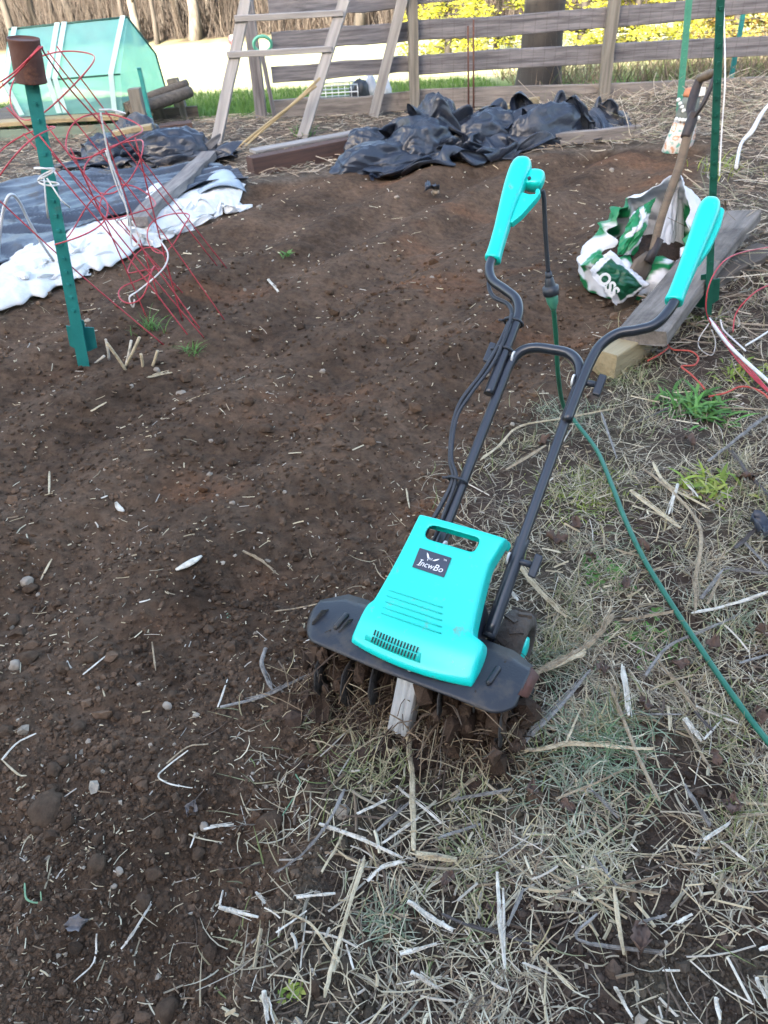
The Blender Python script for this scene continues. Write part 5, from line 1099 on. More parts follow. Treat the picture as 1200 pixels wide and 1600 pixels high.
# soil, roots and straw caught in the tines
n = 330; s = rng.uniform(-.245, .215, n); s = np.where(np.abs(s) < .035, s + .07, s); yy = rng.normal(0, .045, n); zz = .015 + .12 * rng.random(n); r = .010 + .020 * rng.random(n) ** 1.7; Pw = np.array([l2w((a, b, c)) for a, b, c in zip(s, yy, zz)])
V = ICO[None] * (1 + .28 * rng.standard_normal((n, 12, 1))) * r[:, None, None] * np.array([.7, 1, 1.2]) + Pw[:, None]
tag(np_mesh('caked_soil', V.reshape(-1, 3), (ICOF[None] + 12 * np.arange(n)[:, None, None]).reshape(-1, 3), M_CLOD, col=np.repeat(np.array([[.07, .045, .031]]) * (.6 + .7 * rng.random((n, 1))), 12, 0)), 'dark soil caked between the tiller tines', kind='stuff')
n = 1700; s = rng.uniform(-.25, .22, n); yy = rng.normal(-.01, .055, n); zz = np.abs(rng.normal(.0, .06, n)) + .005; zz = np.minimum(zz, .165)
Pw = np.array([l2w((a, b, c)) for a, b, c in zip(s, yy, zz)]); mb = MB()
for k in range(n):
    L = rng.uniform(.02, .10); d = rng.normal(0, 1, 3) * [1, 1, .7]; d /= np.linalg.norm(d); e = rng.normal(0, .35, 3); p = Pw[k]; q = [p, p + d * L * .5 + e * L * .2, p + d * L + e * L * .5 - [0, 0, L * .3]]
    c = np.array([(.20, .14, .085), (.11, .075, .05), (.30, .24, .15), (.075, .05, .035)][k % 4]) * rng.uniform(.7, 1.2); mb.tube(q, rng.uniform(.0005, .0016), 3, False, False, col=c)
o = mb.build('caught_roots', M_LITTER); tag(o, 'roots and dry straw caught in the tiller tines', kind='stuff')
n = 700; s = rng.uniform(-.26, .23, n); yy = rng.normal(-.005, .07, n); r = .006 + .026 * rng.random(n) ** 2.2; Pw = np.array([l2w((a, b, 0)) for a, b in zip(s, yy)]); z = coarse(Pw[:, 0], Pw[:, 1]) + .115 * np.exp(-(yy / .055) ** 2) * rng.random(n) ** 1.6 * (np.abs(s - .0) > .04)
V = ICO[None] * (1 + .2 * rng.standard_normal((n, 12, 1))) * r[:, None, None]; V = V + np.stack([Pw[:, 0], Pw[:, 1], z], -1)[:, None]
tag(np_mesh('dug_soil', V.reshape(-1, 3), (ICOF[None] + 12 * np.arange(n)[:, None, None]).reshape(-1, 3), M_CLOD, col=np.repeat(np.array([[.062, .041, .030]]) * (.7 + .6 * rng.random((n, 1))), 12, 0)), 'lumps of freshly dug soil under the tiller', kind='stuff')

# ------------------------------------------------------------------ peat bag, shovel, ornament
BY = 3.40; bc = onY(1008, 462, BY - .12); bz0 = gz(bc[0], BY)
bag = empty('peat_bag', (bc[0], BY, bz0), 0, 'torn white and green peat bag slumped open against the grey plank', 'bag')
M_BAG = attr_mat('bag_film', .38, .12, .06, 12, .25, 30, .5)
def bag_cols(x, y, z, f):
    g = np.array([.010, .21, .075]); w = np.array([.66, .67, .71]); d = np.array([.10, .30, .20])
    n = fbm(x * 5.5 + 3, y * 5.5, z * 5.5 + .01, 3, 611); m = sst(.02, .06, n + .55 * (-.05 - x) - .6 * (z - .22))
    return w * (1 - m)[..., None] + (g * (1 - .0) )[None] * m[..., None]
def bag_sheet(nm, P, nu, nv, closed, cols=None, thick=.003):
    me = MB(); me.grid(P.reshape(-1, 3), nu, nv, closed=closed); o = me.build(nm, M_BAG, bag, solid=thick)
    c = np.ones((nu * nv, 4), np.float32); c[:, :3] = cols.reshape(-1, 3); ca = o.data.color_attributes.new('col', 'FLOAT_COLOR', 'POINT'); ca.data.foreach_set('color', c.ravel()); return o
nu, nv = 46, 84; v, u = np.meshgrid(np.linspace(0, 1, nu), np.linspace(0, 2 * math.pi, nv, endpoint=False), indexing='ij')
ca_, sa_ = np.cos(u), np.sin(u)
rim = .26 + .22 * np.clip(sa_ * .8 + ca_ * .5, -.35, 1) + .05 * vnoise(ca_ * 2.2, sa_ * 2.2, seed=620)
X = ca_ * .235 * (1 + .18 * np.sin(math.pi * v) - .22 * v**2); Y = sa_ * .15 * (1 + .25 * np.sin(math.pi * v) - .45 * v**1.5); Z = rim * v
wv = vnoise(X * 7, Y * 7, Z * 7 + .01, seed=621); k = .085 * (ridged3(X * 7 + wv, Y * 7 + wv, Z * 6 + .01, 622) - .45) * (.3 + v)
X = X + ca_ * k; Y = Y + sa_ * k; Z = Z + .03 * v * vnoise(X * 11, Y * 11, seed=623)
inw = sst(.9, 1, v); X = X * (1 - .12 * inw); Z = Z - .02 * inw
P = np.stack([X, Y, Z], -1); bag_sheet('sack', P, nu, nv, True, bag_cols(X, Y, Z, 0))
# peat inside
m = MB(); rr, th = np.meshgrid(np.linspace(0, 1, 12), np.linspace(0, 2 * math.pi, 40, endpoint=False), indexing='ij'); X = rr * np.cos(th) * .215; Y = rr * np.sin(th) * .12
Z = .15 + .05 * (1 - rr**2) + .05 * Y / .12 + .02 * vnoise(X * 20, Y * 20, seed=630); m.grid(np.stack([X, Y, Z], -1).reshape(-1, 3), 12, 40, closed=True); m.build('peat', M_PEAT, bag)
def flap(nm, corners, nu, nv, amp, seed, colf, fq=9.):
    A, B, C_, D = [np.asarray(c, float) - np.array([bc[0], BY, bz0]) for c in corners]; u, v = np.meshgrid(np.linspace(0, 1, nu), np.linspace(0, 1, nv), indexing='ij')
    P = A * ((1-u)*(1-v))[..., None] + B * (u*(1-v))[..., None] + C_ * (u*v)[..., None] + D * ((1-u)*v)[..., None]
    n_ = np.cross(B - A, D - A); n_ /= np.linalg.norm(n_); w = vnoise(u * 3, v * 3, seed=seed)
    P = P + n_ * (amp * (ridged(u * fq * .4 + w, v * fq * .25 + w, seed + 1) - .5) + amp * .9 * np.sin(math.pi * u) * np.sin(math.pi * v))[..., None]
    P = P + ((vnoise(u * 7, v * 7, seed=seed + 3) * .012))[..., None] * (B - A) / np.linalg.norm(B - A)
    return bag_sheet(nm, P, nu, nv, False, colf(u, v))
Wc, Gc, Dc = np.array([.68, .69, .73]), np.array([.010, .21, .075]), np.array([.006, .085, .04])
def cw(u, v): return np.broadcast_to(Wc, u.shape + (3,)) * 1.
def cg(u, v):
    m = ((v > .12 + .05 * np.sin(9 * u)) & (v < .80) & (u > .12) & (u < .93)).astype(float)[..., None]; m2 = ((u + v * .8) > 1.15).astype(float)[..., None]
    c = Wc * (1 - m) + Dc * m; return c * (1 - m2 * .0)
def cgw(u, v):
    m = sst(-.02, .03, vnoise(u * 2.6 + 5, v * 2.6, seed=641) + .08)[..., None]; return Wc * (1 - m) + Gc * m
flap('white_back', [onY(1040, 452, BY + .02), onY(1070, 440, BY + .12), onY(1073, 300, BY + .17), onY(1038, 296, BY + .12)], 26, 40, .03, 640, cw)
flap('white_back', [onY(1015, 425, BY - .02), onY(1046, 430, BY + .02), onY(1060, 292, BY + .13), onY(1028, 330, BY + .08)], 24, 36, .03, 645, cw)
flap('torn_edge', [onY(960, 398, BY - .10), onY(990, 400, BY - .06), onY(1020, 310, BY + .05), onY(985, 335, BY + .02)], 26, 30, .04, 650, cgw)
flap('printed_side', [onY(918, 424, BY - .25), onY(962, 478, BY - .28), onY(1012, 446, BY - .23), onY(950, 392, BY - .17)], 40, 40, .035, 660, cg, 6)
flap('printed_side', [onY(1000, 474, BY - .17), onY(1046, 458, BY - .10), onY(1056, 424, BY - .06), onY(1008, 440, BY - .12)], 26, 20, .03, 670, lambda u, v: np.where((v > .55)[..., None], Gc * .7, Wc), 6)
p0 = onY(938, 428, BY - .325); p1 = onY(962, 462, BY - .335); X_ = (p1 - p0) / np.linalg.norm(p1 - p0); Zc = CPOS - p0; Zc /= np.linalg.norm(Zc); Zc = Zc - X_ * (Zc @ X_); Zc /= np.linalg.norm(Zc); Yc = np.cross(Zc, X_)
tx = text_mesh('lettering', 'OSS', .064, M_PRINT, bag, 0, .0022, .001); c = (p0 + p1) / 2 - np.array([bc[0], BY, bz0])
tx.matrix_local = Matrix(((X_[0], Yc[0], Zc[0], c[0]), (X_[1], Yc[1], Zc[1], c[1]), (X_[2], Yc[2], Zc[2], c[2]), (0, 0, 0, 1)))
# shovel
S0 = G(974, 486); S1 = onY(1019, 396, S0[1] + .08); S2 = onY(1078, 196, S0[1] + .30); S3 = onY(1106, 118, S0[1] + .38)
sh = empty('shovel', tuple(S0), 0, 'wooden handled garden shovel stuck in the soil by the peat bag', 'shovel')
wtube('shaft', [S1, S1 + (S2 - S1) * .3 + [-.004, 0, .01], S1 + (S2 - S1) * .7 + [.006, 0, 0], S2], [.017, .017, .018, .019], M_HANDLEWOOD, sh, 12)
d = (S3 - S2) / np.linalg.norm(S3 - S2); sx = np.cross(d, [0, 1, 0]); sx /= np.linalg.norm(sx); sv = np.cross(sx, d); gx = (sx * .10 + sv * .995)
wtube('socket', [S2 - d * .05, S2 + d * .02, S2 + d * .05], [.021, .022, .018], M_DARKIRON, sh, 12)
for s_ in (-1, 1): wtube('strap', [S2 + d * .03 + gx * .008 * s_, S2 + (S3 - S2) * .4 + gx * .04 * s_, S2 + (S3 - S2) * .75 + gx * .052 * s_, S3 + gx * .05 * s_], [.015, .019, .019, .016], M_DARKIRON, sh, 8, 6, .5)
wtube('handgrip', [S3 - gx * .062, S3, S3 + gx * .062], [.015, .018, .015], M_HANDLEWOOD, sh, 12, 4)
wtube('ferrule', [S1 + (S1 - S0) * .25, S1, S1 - (S1 - S0) * .15], [.019, .019, .022], M_DARKIRON, sh, 12, 0)
bd = (S0 - S1); nl = np.linalg.norm(bd); bd /= nl; bx = np.cross(bd, [0, 0, 1]); bx /= np.linalg.norm(bx); bn = np.cross(bx, bd); wdir = bx * .26 + bn * .966; odir = np.cross(bd, wdir)
Vb = []
for i in range(12):
    f = i / 11; w_ = (.019 + .036 * sst(0, .18, f)) * (1 - .75 * sst(.82, 1, f))
    for j in range(9):
        g = j / 4. - 1; Vb.append(S1 + bd * (nl * 1.08 * f) + wdir * w_ * g + odir * (.018 * g * g + .012 * f) - S0)
m = MB(); m.grid(Vb, 12, 9); m.build('blade', M_BLADEMETAL, sh, solid=.004)
# painted ornament
OB = G(1056, 240); orn = empty('ornament', tuple(OB), 0, 'weathered painted ornament with white bead fringes on the pale green post', 'ornament')
def onm(name, pal):
    m, t, b = new_mat(name); tc = N(t, 'ShaderNodeTexCoord'); vo = N(t, 'ShaderNodeTexNoise'); vo.inputs['Scale'].default_value = 17; vo.inputs['Detail'].default_value = 3; t.links.new(tc.outputs['Object'], vo.inputs[0])
    r = N(t, 'ShaderNodeValToRGB'); r.color_ramp.interpolation = 'EASE'; e = r.color_ramp.elements; e[0].position = .36; e[0].color = (*pal[0], 1); e[1].position = .46; e[1].color = (*pal[1], 1)
    for p_, c_ in ((.52, pal[1]), (.57, pal[2]), (.66, pal[3])): x_ = e.new(p_); x_.color = (*c_, 1)
    t.links.new(vo.outputs[0], r.inputs[0]); t.links.new(r.outputs[0], b.inputs['Base Color']); b.inputs['Roughness'].default_value = .7; return m
M_ORN = onm('ornament_paint', ((.10, .33, .27), (.62, .58, .54), (.55, .27, .14), (.60, .56, .52))); M_ORN2 = pm('ornament_felt', (.20, .23, .20), (.12, .13, .12), 20, .9, .5, 60)
M_ORG = pm('ornament_orange', (.50, .20, .10), (.42, .16, .08), 9, .7)
hO = zat(OB, 138) - OB[2]; lean = np.array([.05, 0, 0])
def osec(secs): return [(np.array([lean[0] * z / hO, 0, z]), a, b) for z, a, b in secs]
def oloft(nm, secs, mat, ph=0):
    V = []; n = 22
    for c, a, b in secs:
        for j in range(n): an = 2 * math.pi * j / n; V.append(c + np.array([a * math.cos(an) * (1 + .05 * math.sin(3 * an + c[2] * 20)), b * math.sin(an), 0]))
    m = MB(); m.grid(V, len(secs), n, closed=True); kk = (len(secs) - 1) * n; m.f += [tuple(reversed(range(n))), tuple(kk + j for j in range(n))]; m.sm += [False, False]; return m.build(nm, mat, orn)
oloft('painted_sleeve', osec([(0, .085, .05), (.02, .105, .06), (hO * .25, .10, .058), (hO * .48, .078, .05), (hO * .52, .07, .045)]), M_ORN)
oloft('felt_body', osec([(hO * .52, .066, .043), (hO * .60, .072, .046), (hO * .75, .066, .044), (hO * .88, .055, .04)]), M_ORN2)
oloft('orange_cap', osec([(hO * .88, .06, .043), (hO * .92, .064, .045), (hO * .99, .058, .042), (hO, .05, .036)]), M_ORG)
bm_ = MB(); bm_.lathe([(.001, -.014), (.009, -.011), (.0125, 0), (.009, .011), (.001, .014)], 10); bme_ = bm_.mesh('bead')
for k in range(8):
    f = k / 7; o = link('bead', bme_, M_WHITE, orn); o.location = (lean[0] * .58 - .085 + .15 * f, -.05 - .012 * math.sin(math.pi * f), hO * (.565 - .02 * math.sin(math.pi * f))); o.rotation_euler = (.3, .5, 0)
for k in range(4):
    o = link('bead', bme_, M_WHITE, orn); o.location = (lean[0] * .8 - .098 + .016 * k, -.035, hO * (.85 - .055 * k)); o.rotation_euler = (0, 1.1, 0)
m = MB(); m.prism([(-.01, hO * .89), (.06, hO * .90), (.06, hO * 1.02), (.02, hO * 1.03)], .046, .050, np.array([[1, 0, 0, lean[0]], [0, 0, -1, 0], [0, 1, 0, 0], [0, 0, 0, 1.]])); m.build('white_tab', M_WHITE, orn)

# ------------------------------------------------------------------ individual stalks
KIND = {'c': M_STRAWY, 'w': M_STRAWW, 't': M_STRAWT, 'g': M_STRAWG, 'd': M_STRAWD, 's': M_SPROUT}
def stalk(px, w, kind, label=None, taper=1., lift=0., nm='stalk', group=None, flatk=.6):
    P = np.array([G(x, y) for x, y in px]); dep = np.mean([(p - CPOS) @ FWD for p in P]); r = max(.0010, .39 * w * dep / FPX)
    s = soil_sd(P[:, 0], P[:, 1]).mean(); up_ = (.013 if s > .03 else .026) + lift; P[:, 2] += r * .6 + up_ + np.array([.003 * math.sin(3 * i + px[0][0]) for i in range(len(P))])
    Q = smooth_path(P, 4) if len(P) > 2 else np.linspace(P[0], P[1], 5); Q = Q + rng.normal(0, r * .12, Q.shape); rr = r * np.linspace(1, taper, len(Q)) * (1 + .12 * rng.standard_normal(len(Q)))
    rr = rr.copy(); rr[0] *= rng.uniform(.6, .95); rr[-1] *= rng.uniform(.55, .95); m = MB(); m.tube(Q - Q[0], rr, 6, True, False, flatk)
    if w >= 6:                                            # splinters peeling along the stalk
        for _ in range(rng.integers(2, 5)):
            i0 = rng.integers(0, max(1, len(Q) - 3)); i1 = min(len(Q), i0 + rng.integers(3, len(Q) + 1)); off = rng.normal(0, .75 * r, 3); off[2] = abs(off[2]) * .6 + .2 * r
            sp = Q[i0:i1] - Q[0] + off + rng.normal(0, .25 * r, (i1 - i0, 3))
            if len(sp) > 1: sp[-1] += (sp[-1] - sp[-2]) * rng.uniform(-.2, .5) + off * .5; m.tube(sp, r * rng.uniform(.18, .38) * np.linspace(1, .5, len(sp)), 4, True, False)
        if rng.random() < .6:
            i0 = rng.integers(0, len(Q) - 1); a = Q[i0] - Q[0]; d_ = (Q[i0 + 1] - Q[i0]); d_ = d_ / (np.linalg.norm(d_) + 1e-9); m.tube([a - d_ * r * .35, a + d_ * r * .35], r * 1.22, 6, True, False, flatk)
    o = m.build(nm, KIND[kind]); o.location = Q[0]
    if label is None:
        on = s > .03; cw_ = {'c': 'cream', 'w': 'bleached white', 't': 'tan', 'g': 'grey', 'd': 'dark', 's': 'green'}[kind]
        label = f'{cw_} dry stalk lying ' + ('on the bare tilled soil' if on else 'in the matted grass of the verge') ; group = 'dry stalks on the bed' if on else 'dry stalks on the verge'
    return tag(o, label, 'stalk', group)
U = 'long dry stalk'
ST = [([(750, 732), (780, 707), (811, 679), (874, 665), (958, 652)], 6, 'c', 'cream stalk bent behind the tiller handles'), ([(790, 745), (852, 710)], 7, 't'),
 ([(1004, 744), (1049, 784), (1088, 829), (1091, 875), (1084, 910), (1083, 970)], 8, 't', 'long tan stalk curving down right of the green cord'), ([(1018, 735), (1039, 770), (1105, 808)], 8, 'c', 'thick cream stalk at the top of the stalk pile by the yellow weed'),
 ([(983, 780), (1025, 812), (1060, 840)], 10, 'c', 'thick split cream stalk nearest the green cord'), ([(1056, 770), (1042, 815)], 6, 'w'), ([(1067, 761), (1088, 791)], 6, 'w'), ([(1102, 735), (1133, 710), (1172, 679), (1200, 658)], 8, 'g', 'grey stick slanting to the right edge above the yellow weed'),
 ([(1123, 647), (1197, 653)], 5, 't'), ([(1140, 717), (1168, 756), (1205, 795)], 9, 'd', 'dark stick slanting down to the right edge'), ([(1144, 871), (1190, 829)], 8, 'd'), ([(1130, 901), (1200, 912)], 7, 'g'), ([(1091, 948), (1126, 903)], 7, 'g'), ([(1102, 958), (1124, 910)], 6, 't'),
 ([(1077, 972), (1130, 959), (1205, 936)], 7, 'w', 'bleached stalk running to the right edge below the curved tan stalk'), ([(806, 891), (840, 935), (882, 980)], 10, 'c', 'thick cream stalk beside the right handlebar'), ([(790, 924), (808, 952)], 9, 'w'), ([(937, 655), (962, 728)], 5, 'g'), ([(990, 672), (1045, 648)], 5, 'd'),
 ([(780, 1103), (815, 1075), (867, 1051), (910, 1026), (934, 1005), (955, 974)], 13, 't', 'thickest tan stalk lying right of the tiller wheel'), ([(848, 1062), (905, 1036), (912, 1030)], 9, 'c'), ([(815, 1173), (857, 1135), (881, 1107), (920, 1061)], 9, 'g', 'thick grey stalk below the tiller mudguard'),
 ([(971, 1056), (979, 1131)], 11, 'w', 'short thick bleached stalk pointing at the viewer right of the grey one'), ([(953, 1086), (965, 1124), (990, 1184), (1007, 1226), (1027, 1264)], 9, 't', 'long tan stalk crossing under the pale horizontal one'), ([(801, 1184), (843, 1184), (895, 1177), (976, 1182), (1018, 1184)], 8, 'c', 'pale stalk lying level right of the tines'),
 ([(1025, 1047), (1088, 1128)], 8, 't', 'tan stalk slanting towards the green cord'), ([(1081, 1124), (1109, 1156)], 8, 'd'), ([(972, 1127), (1060, 1131)], 6, 'g'), ([(1041, 1117), (1042, 1156)], 6, 'c'), ([(1067, 1135), (1091, 1173)], 10, 'w'), ([(1063, 1142), (1109, 1219)], 7, 't'), ([(1095, 1170), (1123, 1138)], 5, 'w'), ([(1084, 1117), (1151, 1145)], 6, 'w'),
 ([(1004, 1068), (1039, 1026), (1084, 1002), (1147, 977)], 7, 'g', 'long thin grey stick passing under the green cord'), ([(972, 981), (1053, 970)], 9, 't'), ([(867, 1261), (920, 1240), (972, 1215)], 6, 't'), ([(1067, 1240), (1085, 1275), (1105, 1303)], 9, 'g'), ([(1095, 1327), (1137, 1296)], 9, 'w'), ([(1137, 1292), (1200, 1284)], 7, 't'), ([(1144, 1268), (1203, 1270)], 6, 'c'), ([(923, 1247), (962, 1292)], 6, 'g'), ([(1123, 1328), (1160, 1360)], 6, 'w'),
 ([(637, 1152), (641, 1190), (645, 1240), (646, 1300), (647, 1344)], 12, 'c', 'straight yellowish stalk pointing at the viewer below the gear case'), ([(650, 1350), (715, 1357)], 17, 'c', 'thick short chunk of cream stalk at the foot of the yellowish one'), ([(501, 1299), (554, 1320), (631, 1353)], 9, 'w', 'bleached stalk joining the thick cream chunk from the left'),
 ([(540, 1246), (515, 1299), (480, 1341), (438, 1376)], 8, 'g', 'grey stalk with a frayed top at the edge of the bed', .35), ([(570, 1355), (547, 1432), (522, 1516), (510, 1572)], 10, 'c', 'longest pale stalk in the foreground'), ([(445, 1434), (487, 1456), (515, 1491), (533, 1516)], 6, 'c'), ([(435, 1470), (482, 1434)], 5, 'w'), ([(466, 1416), (526, 1407)], 7, 'w'),
 ([(638, 1421), (673, 1446), (708, 1467)], 11, 'w', 'thick bleached stalk right of the longest pale one'), ([(776, 1376), (781, 1460), (788, 1526)], 8, 'w', 'upright bleached stalk in the lower middle'), ([(816, 1400), (792, 1460)], 8, 'g'), ([(690, 1439), (732, 1460), (781, 1470), (830, 1490)], 7, 'd', 'thin dark stick in the lower middle'), ([(645, 1530), (685, 1558)], 9, 'w'), ([(627, 1502), (683, 1488)], 8, 'w'), ([(687, 1323), (750, 1299)], 7, 'g'),
 ([(575, 1390), (596, 1369), (634, 1359)], 7, 'w'), ([(704, 1264), (799, 1246)], 8, 'g'), ([(704, 1257), (750, 1222)], 7, 't'), ([(416, 1561), (423, 1605)], 11, 'w'), ([(543, 1488), (554, 1526)], 5, 'w'), ([(505, 1376), (543, 1306)], 6, 'c'), ([(620, 1240), (690, 1300)], 6, 'w'), ([(560, 1285), (605, 1262)], 6, 'w'), ([(590, 1310), (640, 1268)], 7, 'g'), ([(600, 1330), (655, 1290)], 6, 'w'),
 ([(7, 1194), (31, 1215), (45, 1219)], 4, 'c'), ([(296, 1180), (266, 1201), (250, 1220), (270, 1232), (303, 1238)], 4, 'w', 'thin bent white stem on the soil left of the tines'), ([(320, 1301), (367, 1295)], 6, 'w'), ([(345, 1423), (406, 1441)], 8, 'w'), ([(350, 1396), (346, 1422)], 5, 'w'), ([(402, 1400), (416, 1418)], 6, 'w'), ([(238, 1418), (210, 1467), (192, 1488)], 6, 'w'), ([(154, 1465), (150, 1509), (119, 1540)], 4, 'w'),
 ([(307, 1308), (300, 1332)], 4, 'w'), ([(84, 880), (66, 911)], 5, 'c'), ([(381, 866), (410, 884), (437, 905)], 7, 't', 'tan twig lying on the soil left of the tiller', .4), ([(220, 948), (237, 943)], 4, 'w'), ([(240, 1011), (245, 1053)], 4, 't'), ([(133, 1062), (168, 1030)], 5, 'w'), ([(7, 1195), (28, 1168), (60, 1153)], 5, 'w'), ([(262, 1198), (295, 1175), (327, 1168)], 4, 't'),
 ([(346, 1113), (420, 1092), (455, 1075), (492, 1058)], 8, 'g', 'grey twig lying left of the tines'), ([(417, 1021), (410, 1046), (428, 1087)], 9, 'g', 'curved grey twig standing over the other one left of the tines'), ([(342, 1112), (357, 1067)], 4, 'w'), ([(430, 962), (470, 955), (548, 940)], 4, 't'), ([(490, 990), (497, 1028)], 4, 'w'), ([(475, 1010), (498, 1000)], 4, 'w'),
 ([(79, 742), (79, 778)], 5, 'c'), ([(232, 595), (270, 588)], 6, 'c'), ([(144, 648), (168, 635)], 5, 'c'), ([(160, 785), (170, 780)], 4, 'w'), ([(420, 442), (436, 462)], 6, 'w'), ([(635, 770), (640, 800)], 4, 'c'), ([(463, 1215), (470, 1236), (442, 1280)], 3, 's', 'thin green shoot lying on the soil near the frayed stalk'), ([(42, 1385), (46, 1412), (66, 1415), (68, 1400)], 4, 's', 'curled green shoot on the soil at the lower left'),
 ([(925, 1352), (960, 1395)], 7, 'g'), ([(955, 1400), (970, 1505)], 10, 'c', 'straight cream stalk pointing at the viewer at the lower right'), ([(930, 1440), (900, 1480), (1025, 1500)], 6, 'g'), ([(958, 1400), (1027, 1410)], 7, 't'), ([(990, 1455), (1037, 1443)], 8, 'g'), ([(1052, 1455), (1077, 1440)], 6, 'w'), ([(956, 1555), (984, 1600)], 7, 'w'), ([(1175, 1540), (1190, 1572)], 9, 'w'), ([(1112, 1570), (1118, 1605)], 9, 'w'), ([(1180, 1495), (1203, 1490)], 8, 'w'), ([(1030, 1528), (1057, 1529)], 5, 'w'),
 ([(815, 1515), (858, 1535)], 6, 'w'), ([(845, 1510), (893, 1558)], 6, 'c'), ([(785, 1400), (787, 1520)], 6, 'w'), ([(1010, 1515), (1060, 1468), (1140, 1375), (1146, 1330)], 3, 't'), ([(880, 1180), (905, 1120)], 5, 'c'), ([(1150, 1050), (1200, 1035)], 6, 'g'), ([(1160, 860), (1200, 905)], 6, 'g')]
for e_ in ST:
    stalk(e_[0], e_[1], e_[2], e_[3] if len(e_) > 3 else None, e_[4] if len(e_) > 4 else .8)
# cut stubs left of the red wires
for (q0, q1, w_, k_) in [((197, 577), (167, 536), 6, 'c'), ((192, 575), (218, 527), 6, 'c'), ((195, 570), (205, 532), 5, 'w'), ((170, 562), (165, 530), 5, 'w'), ((222, 573), (220, 553), 6, 'c'), ((236, 572), (246, 548), 6, 'c'), ((145, 566), (163, 556), 5, 'w')]:
    a = G(*q0) - [0, 0, .01]; b = onY(*q1, a[1] - .01); o = wtube('cut_stub', [a, (a + b) / 2 + [.002, 0, 0], b], w_ * .36 * np.linalg.norm(a - CPOS) / FPX, KIND[k_], n=7, sm=2); tag(o, 'pale cut stalk stub in soil by teal post', 'stub', 'cut stubs by the teal post')

# ------------------------------------------------------------------ clods, stones, leaves, scraps
def lump(name, px, py, w, mat, label, cat, group=None, seed=0, sq=(1, .8, .7)):
    P = G(px, py); r = w * np.linalg.norm(P - CPOS) / FPX / 2; bm = bmesh.new(); bmesh.ops.create_icosphere(bm, subdivisions=3, radius=1)
    V = np.array([v.co for v in bm.verts]); k = 1 + .42 * vnoise(V[:, 0] * 1.4 + seed, V[:, 1] * 1.4, V[:, 2] * 1.4 + .01, seed=seed) + .16 * fbm(V[:, 0] * 4, V[:, 1] * 4, V[:, 2] * 4 + .01, 3, seed + 1)
    V = V * k[:, None] * r * np.array(sq)
    for v, c in zip(bm.verts, V): v.co = c
    me = bpy.data.meshes.new(name); bm.to_mesh(me); bm.free(); me.polygons.foreach_set('use_smooth', [True] * len(me.polygons))
    if mat is M_CLOD:
        c = np.ones((len(me.vertices), 4), np.float32); c[:, :3] = np.array([.082, .055, .037]); ca = me.color_attributes.new('col', 'FLOAT_COLOR', 'POINT'); ca.data.foreach_set('color', c.ravel())
    o = link(name, me, mat); o.location = P + [0, 0, r * .28]; o.rotation_euler = (0, 0, seed * 1.7); return tag(o, label, cat, group)
lump('clod', 75, 1268, 52, M_CLOD, 'biggest flat clod of soil at the lower left', 'clod', None, 1, (1, .9, .45)); lump('clod', 423, 1288, 38, M_CLOD, 'round clod of soil left of the frayed grey stalk', 'clod', None, 2)
for i, (x, y, w) in enumerate([(152, 1355, 32), (405, 1316, 22), (434, 1318, 20), (60, 1300, 18), (22, 972, 22), (45, 1032, 28), (100, 1046, 22), (142, 1030, 22), (582, 1325, 34), (785, 1185, 34), (835, 1248, 30), (262, 1582, 34), (318, 1064, 20), (124, 1140, 24), (10, 1145, 22), (270, 1090, 20), (240, 1368, 26), (225, 1410, 26), (100, 1192, 20), (85, 1205, 24), (545, 1300, 22), (610, 1460, 22), (570, 1480, 24), (1165, 1245, 22), (560, 650, 18), (250, 860, 18), (310, 1335, 22), (48, 922, 20), (490, 1545, 26), (870, 1300, 24)]):
    lump('clod', x, y, w, M_CLOD, 'brown clod of soil among the crumbs', 'clod', 'clods of soil', 10 + i)
for (x, y, w, lb) in [(43, 911, 19, 'pale stone at the left edge, the upper of two'), (25, 1042, 20, 'pale stone at the left edge, the lower of two'), (262, 1105, 15, 'pale stone half sunk in the soil left of the grey twig'), (319, 1293, 16, 'brown stone beside a white stalk at the lower left')]: lump('stone', x, y, w, M_STONE, lb, 'stone', None, x)
for i, (x, y, w) in enumerate([(60, 930, 8), (120, 997, 8), (143, 912, 7), (157, 1136, 9), (140, 1160, 11), (285, 617, 14), (245, 580, 12), (280, 616, 10), (680, 302, 12), (405, 325, 9), (530, 490, 9), (415, 670, 8), (363, 787, 9), (445, 770, 8), (70, 1345, 9), (39, 1345, 10), (178, 1386, 9), (187, 1363, 13), (620, 310, 8), (675, 435, 8), (955, 268, 9), (470, 1265, 12), (1140, 1393, 18), (90, 985, 8), (205, 605, 9), (330, 690, 8), (165, 735, 8)]):
    lump('pebble', x, y, w, M_STONE, 'small pale pebble lying on the tilled soil', 'pebble', 'pebbles on the bed', 60 + i)
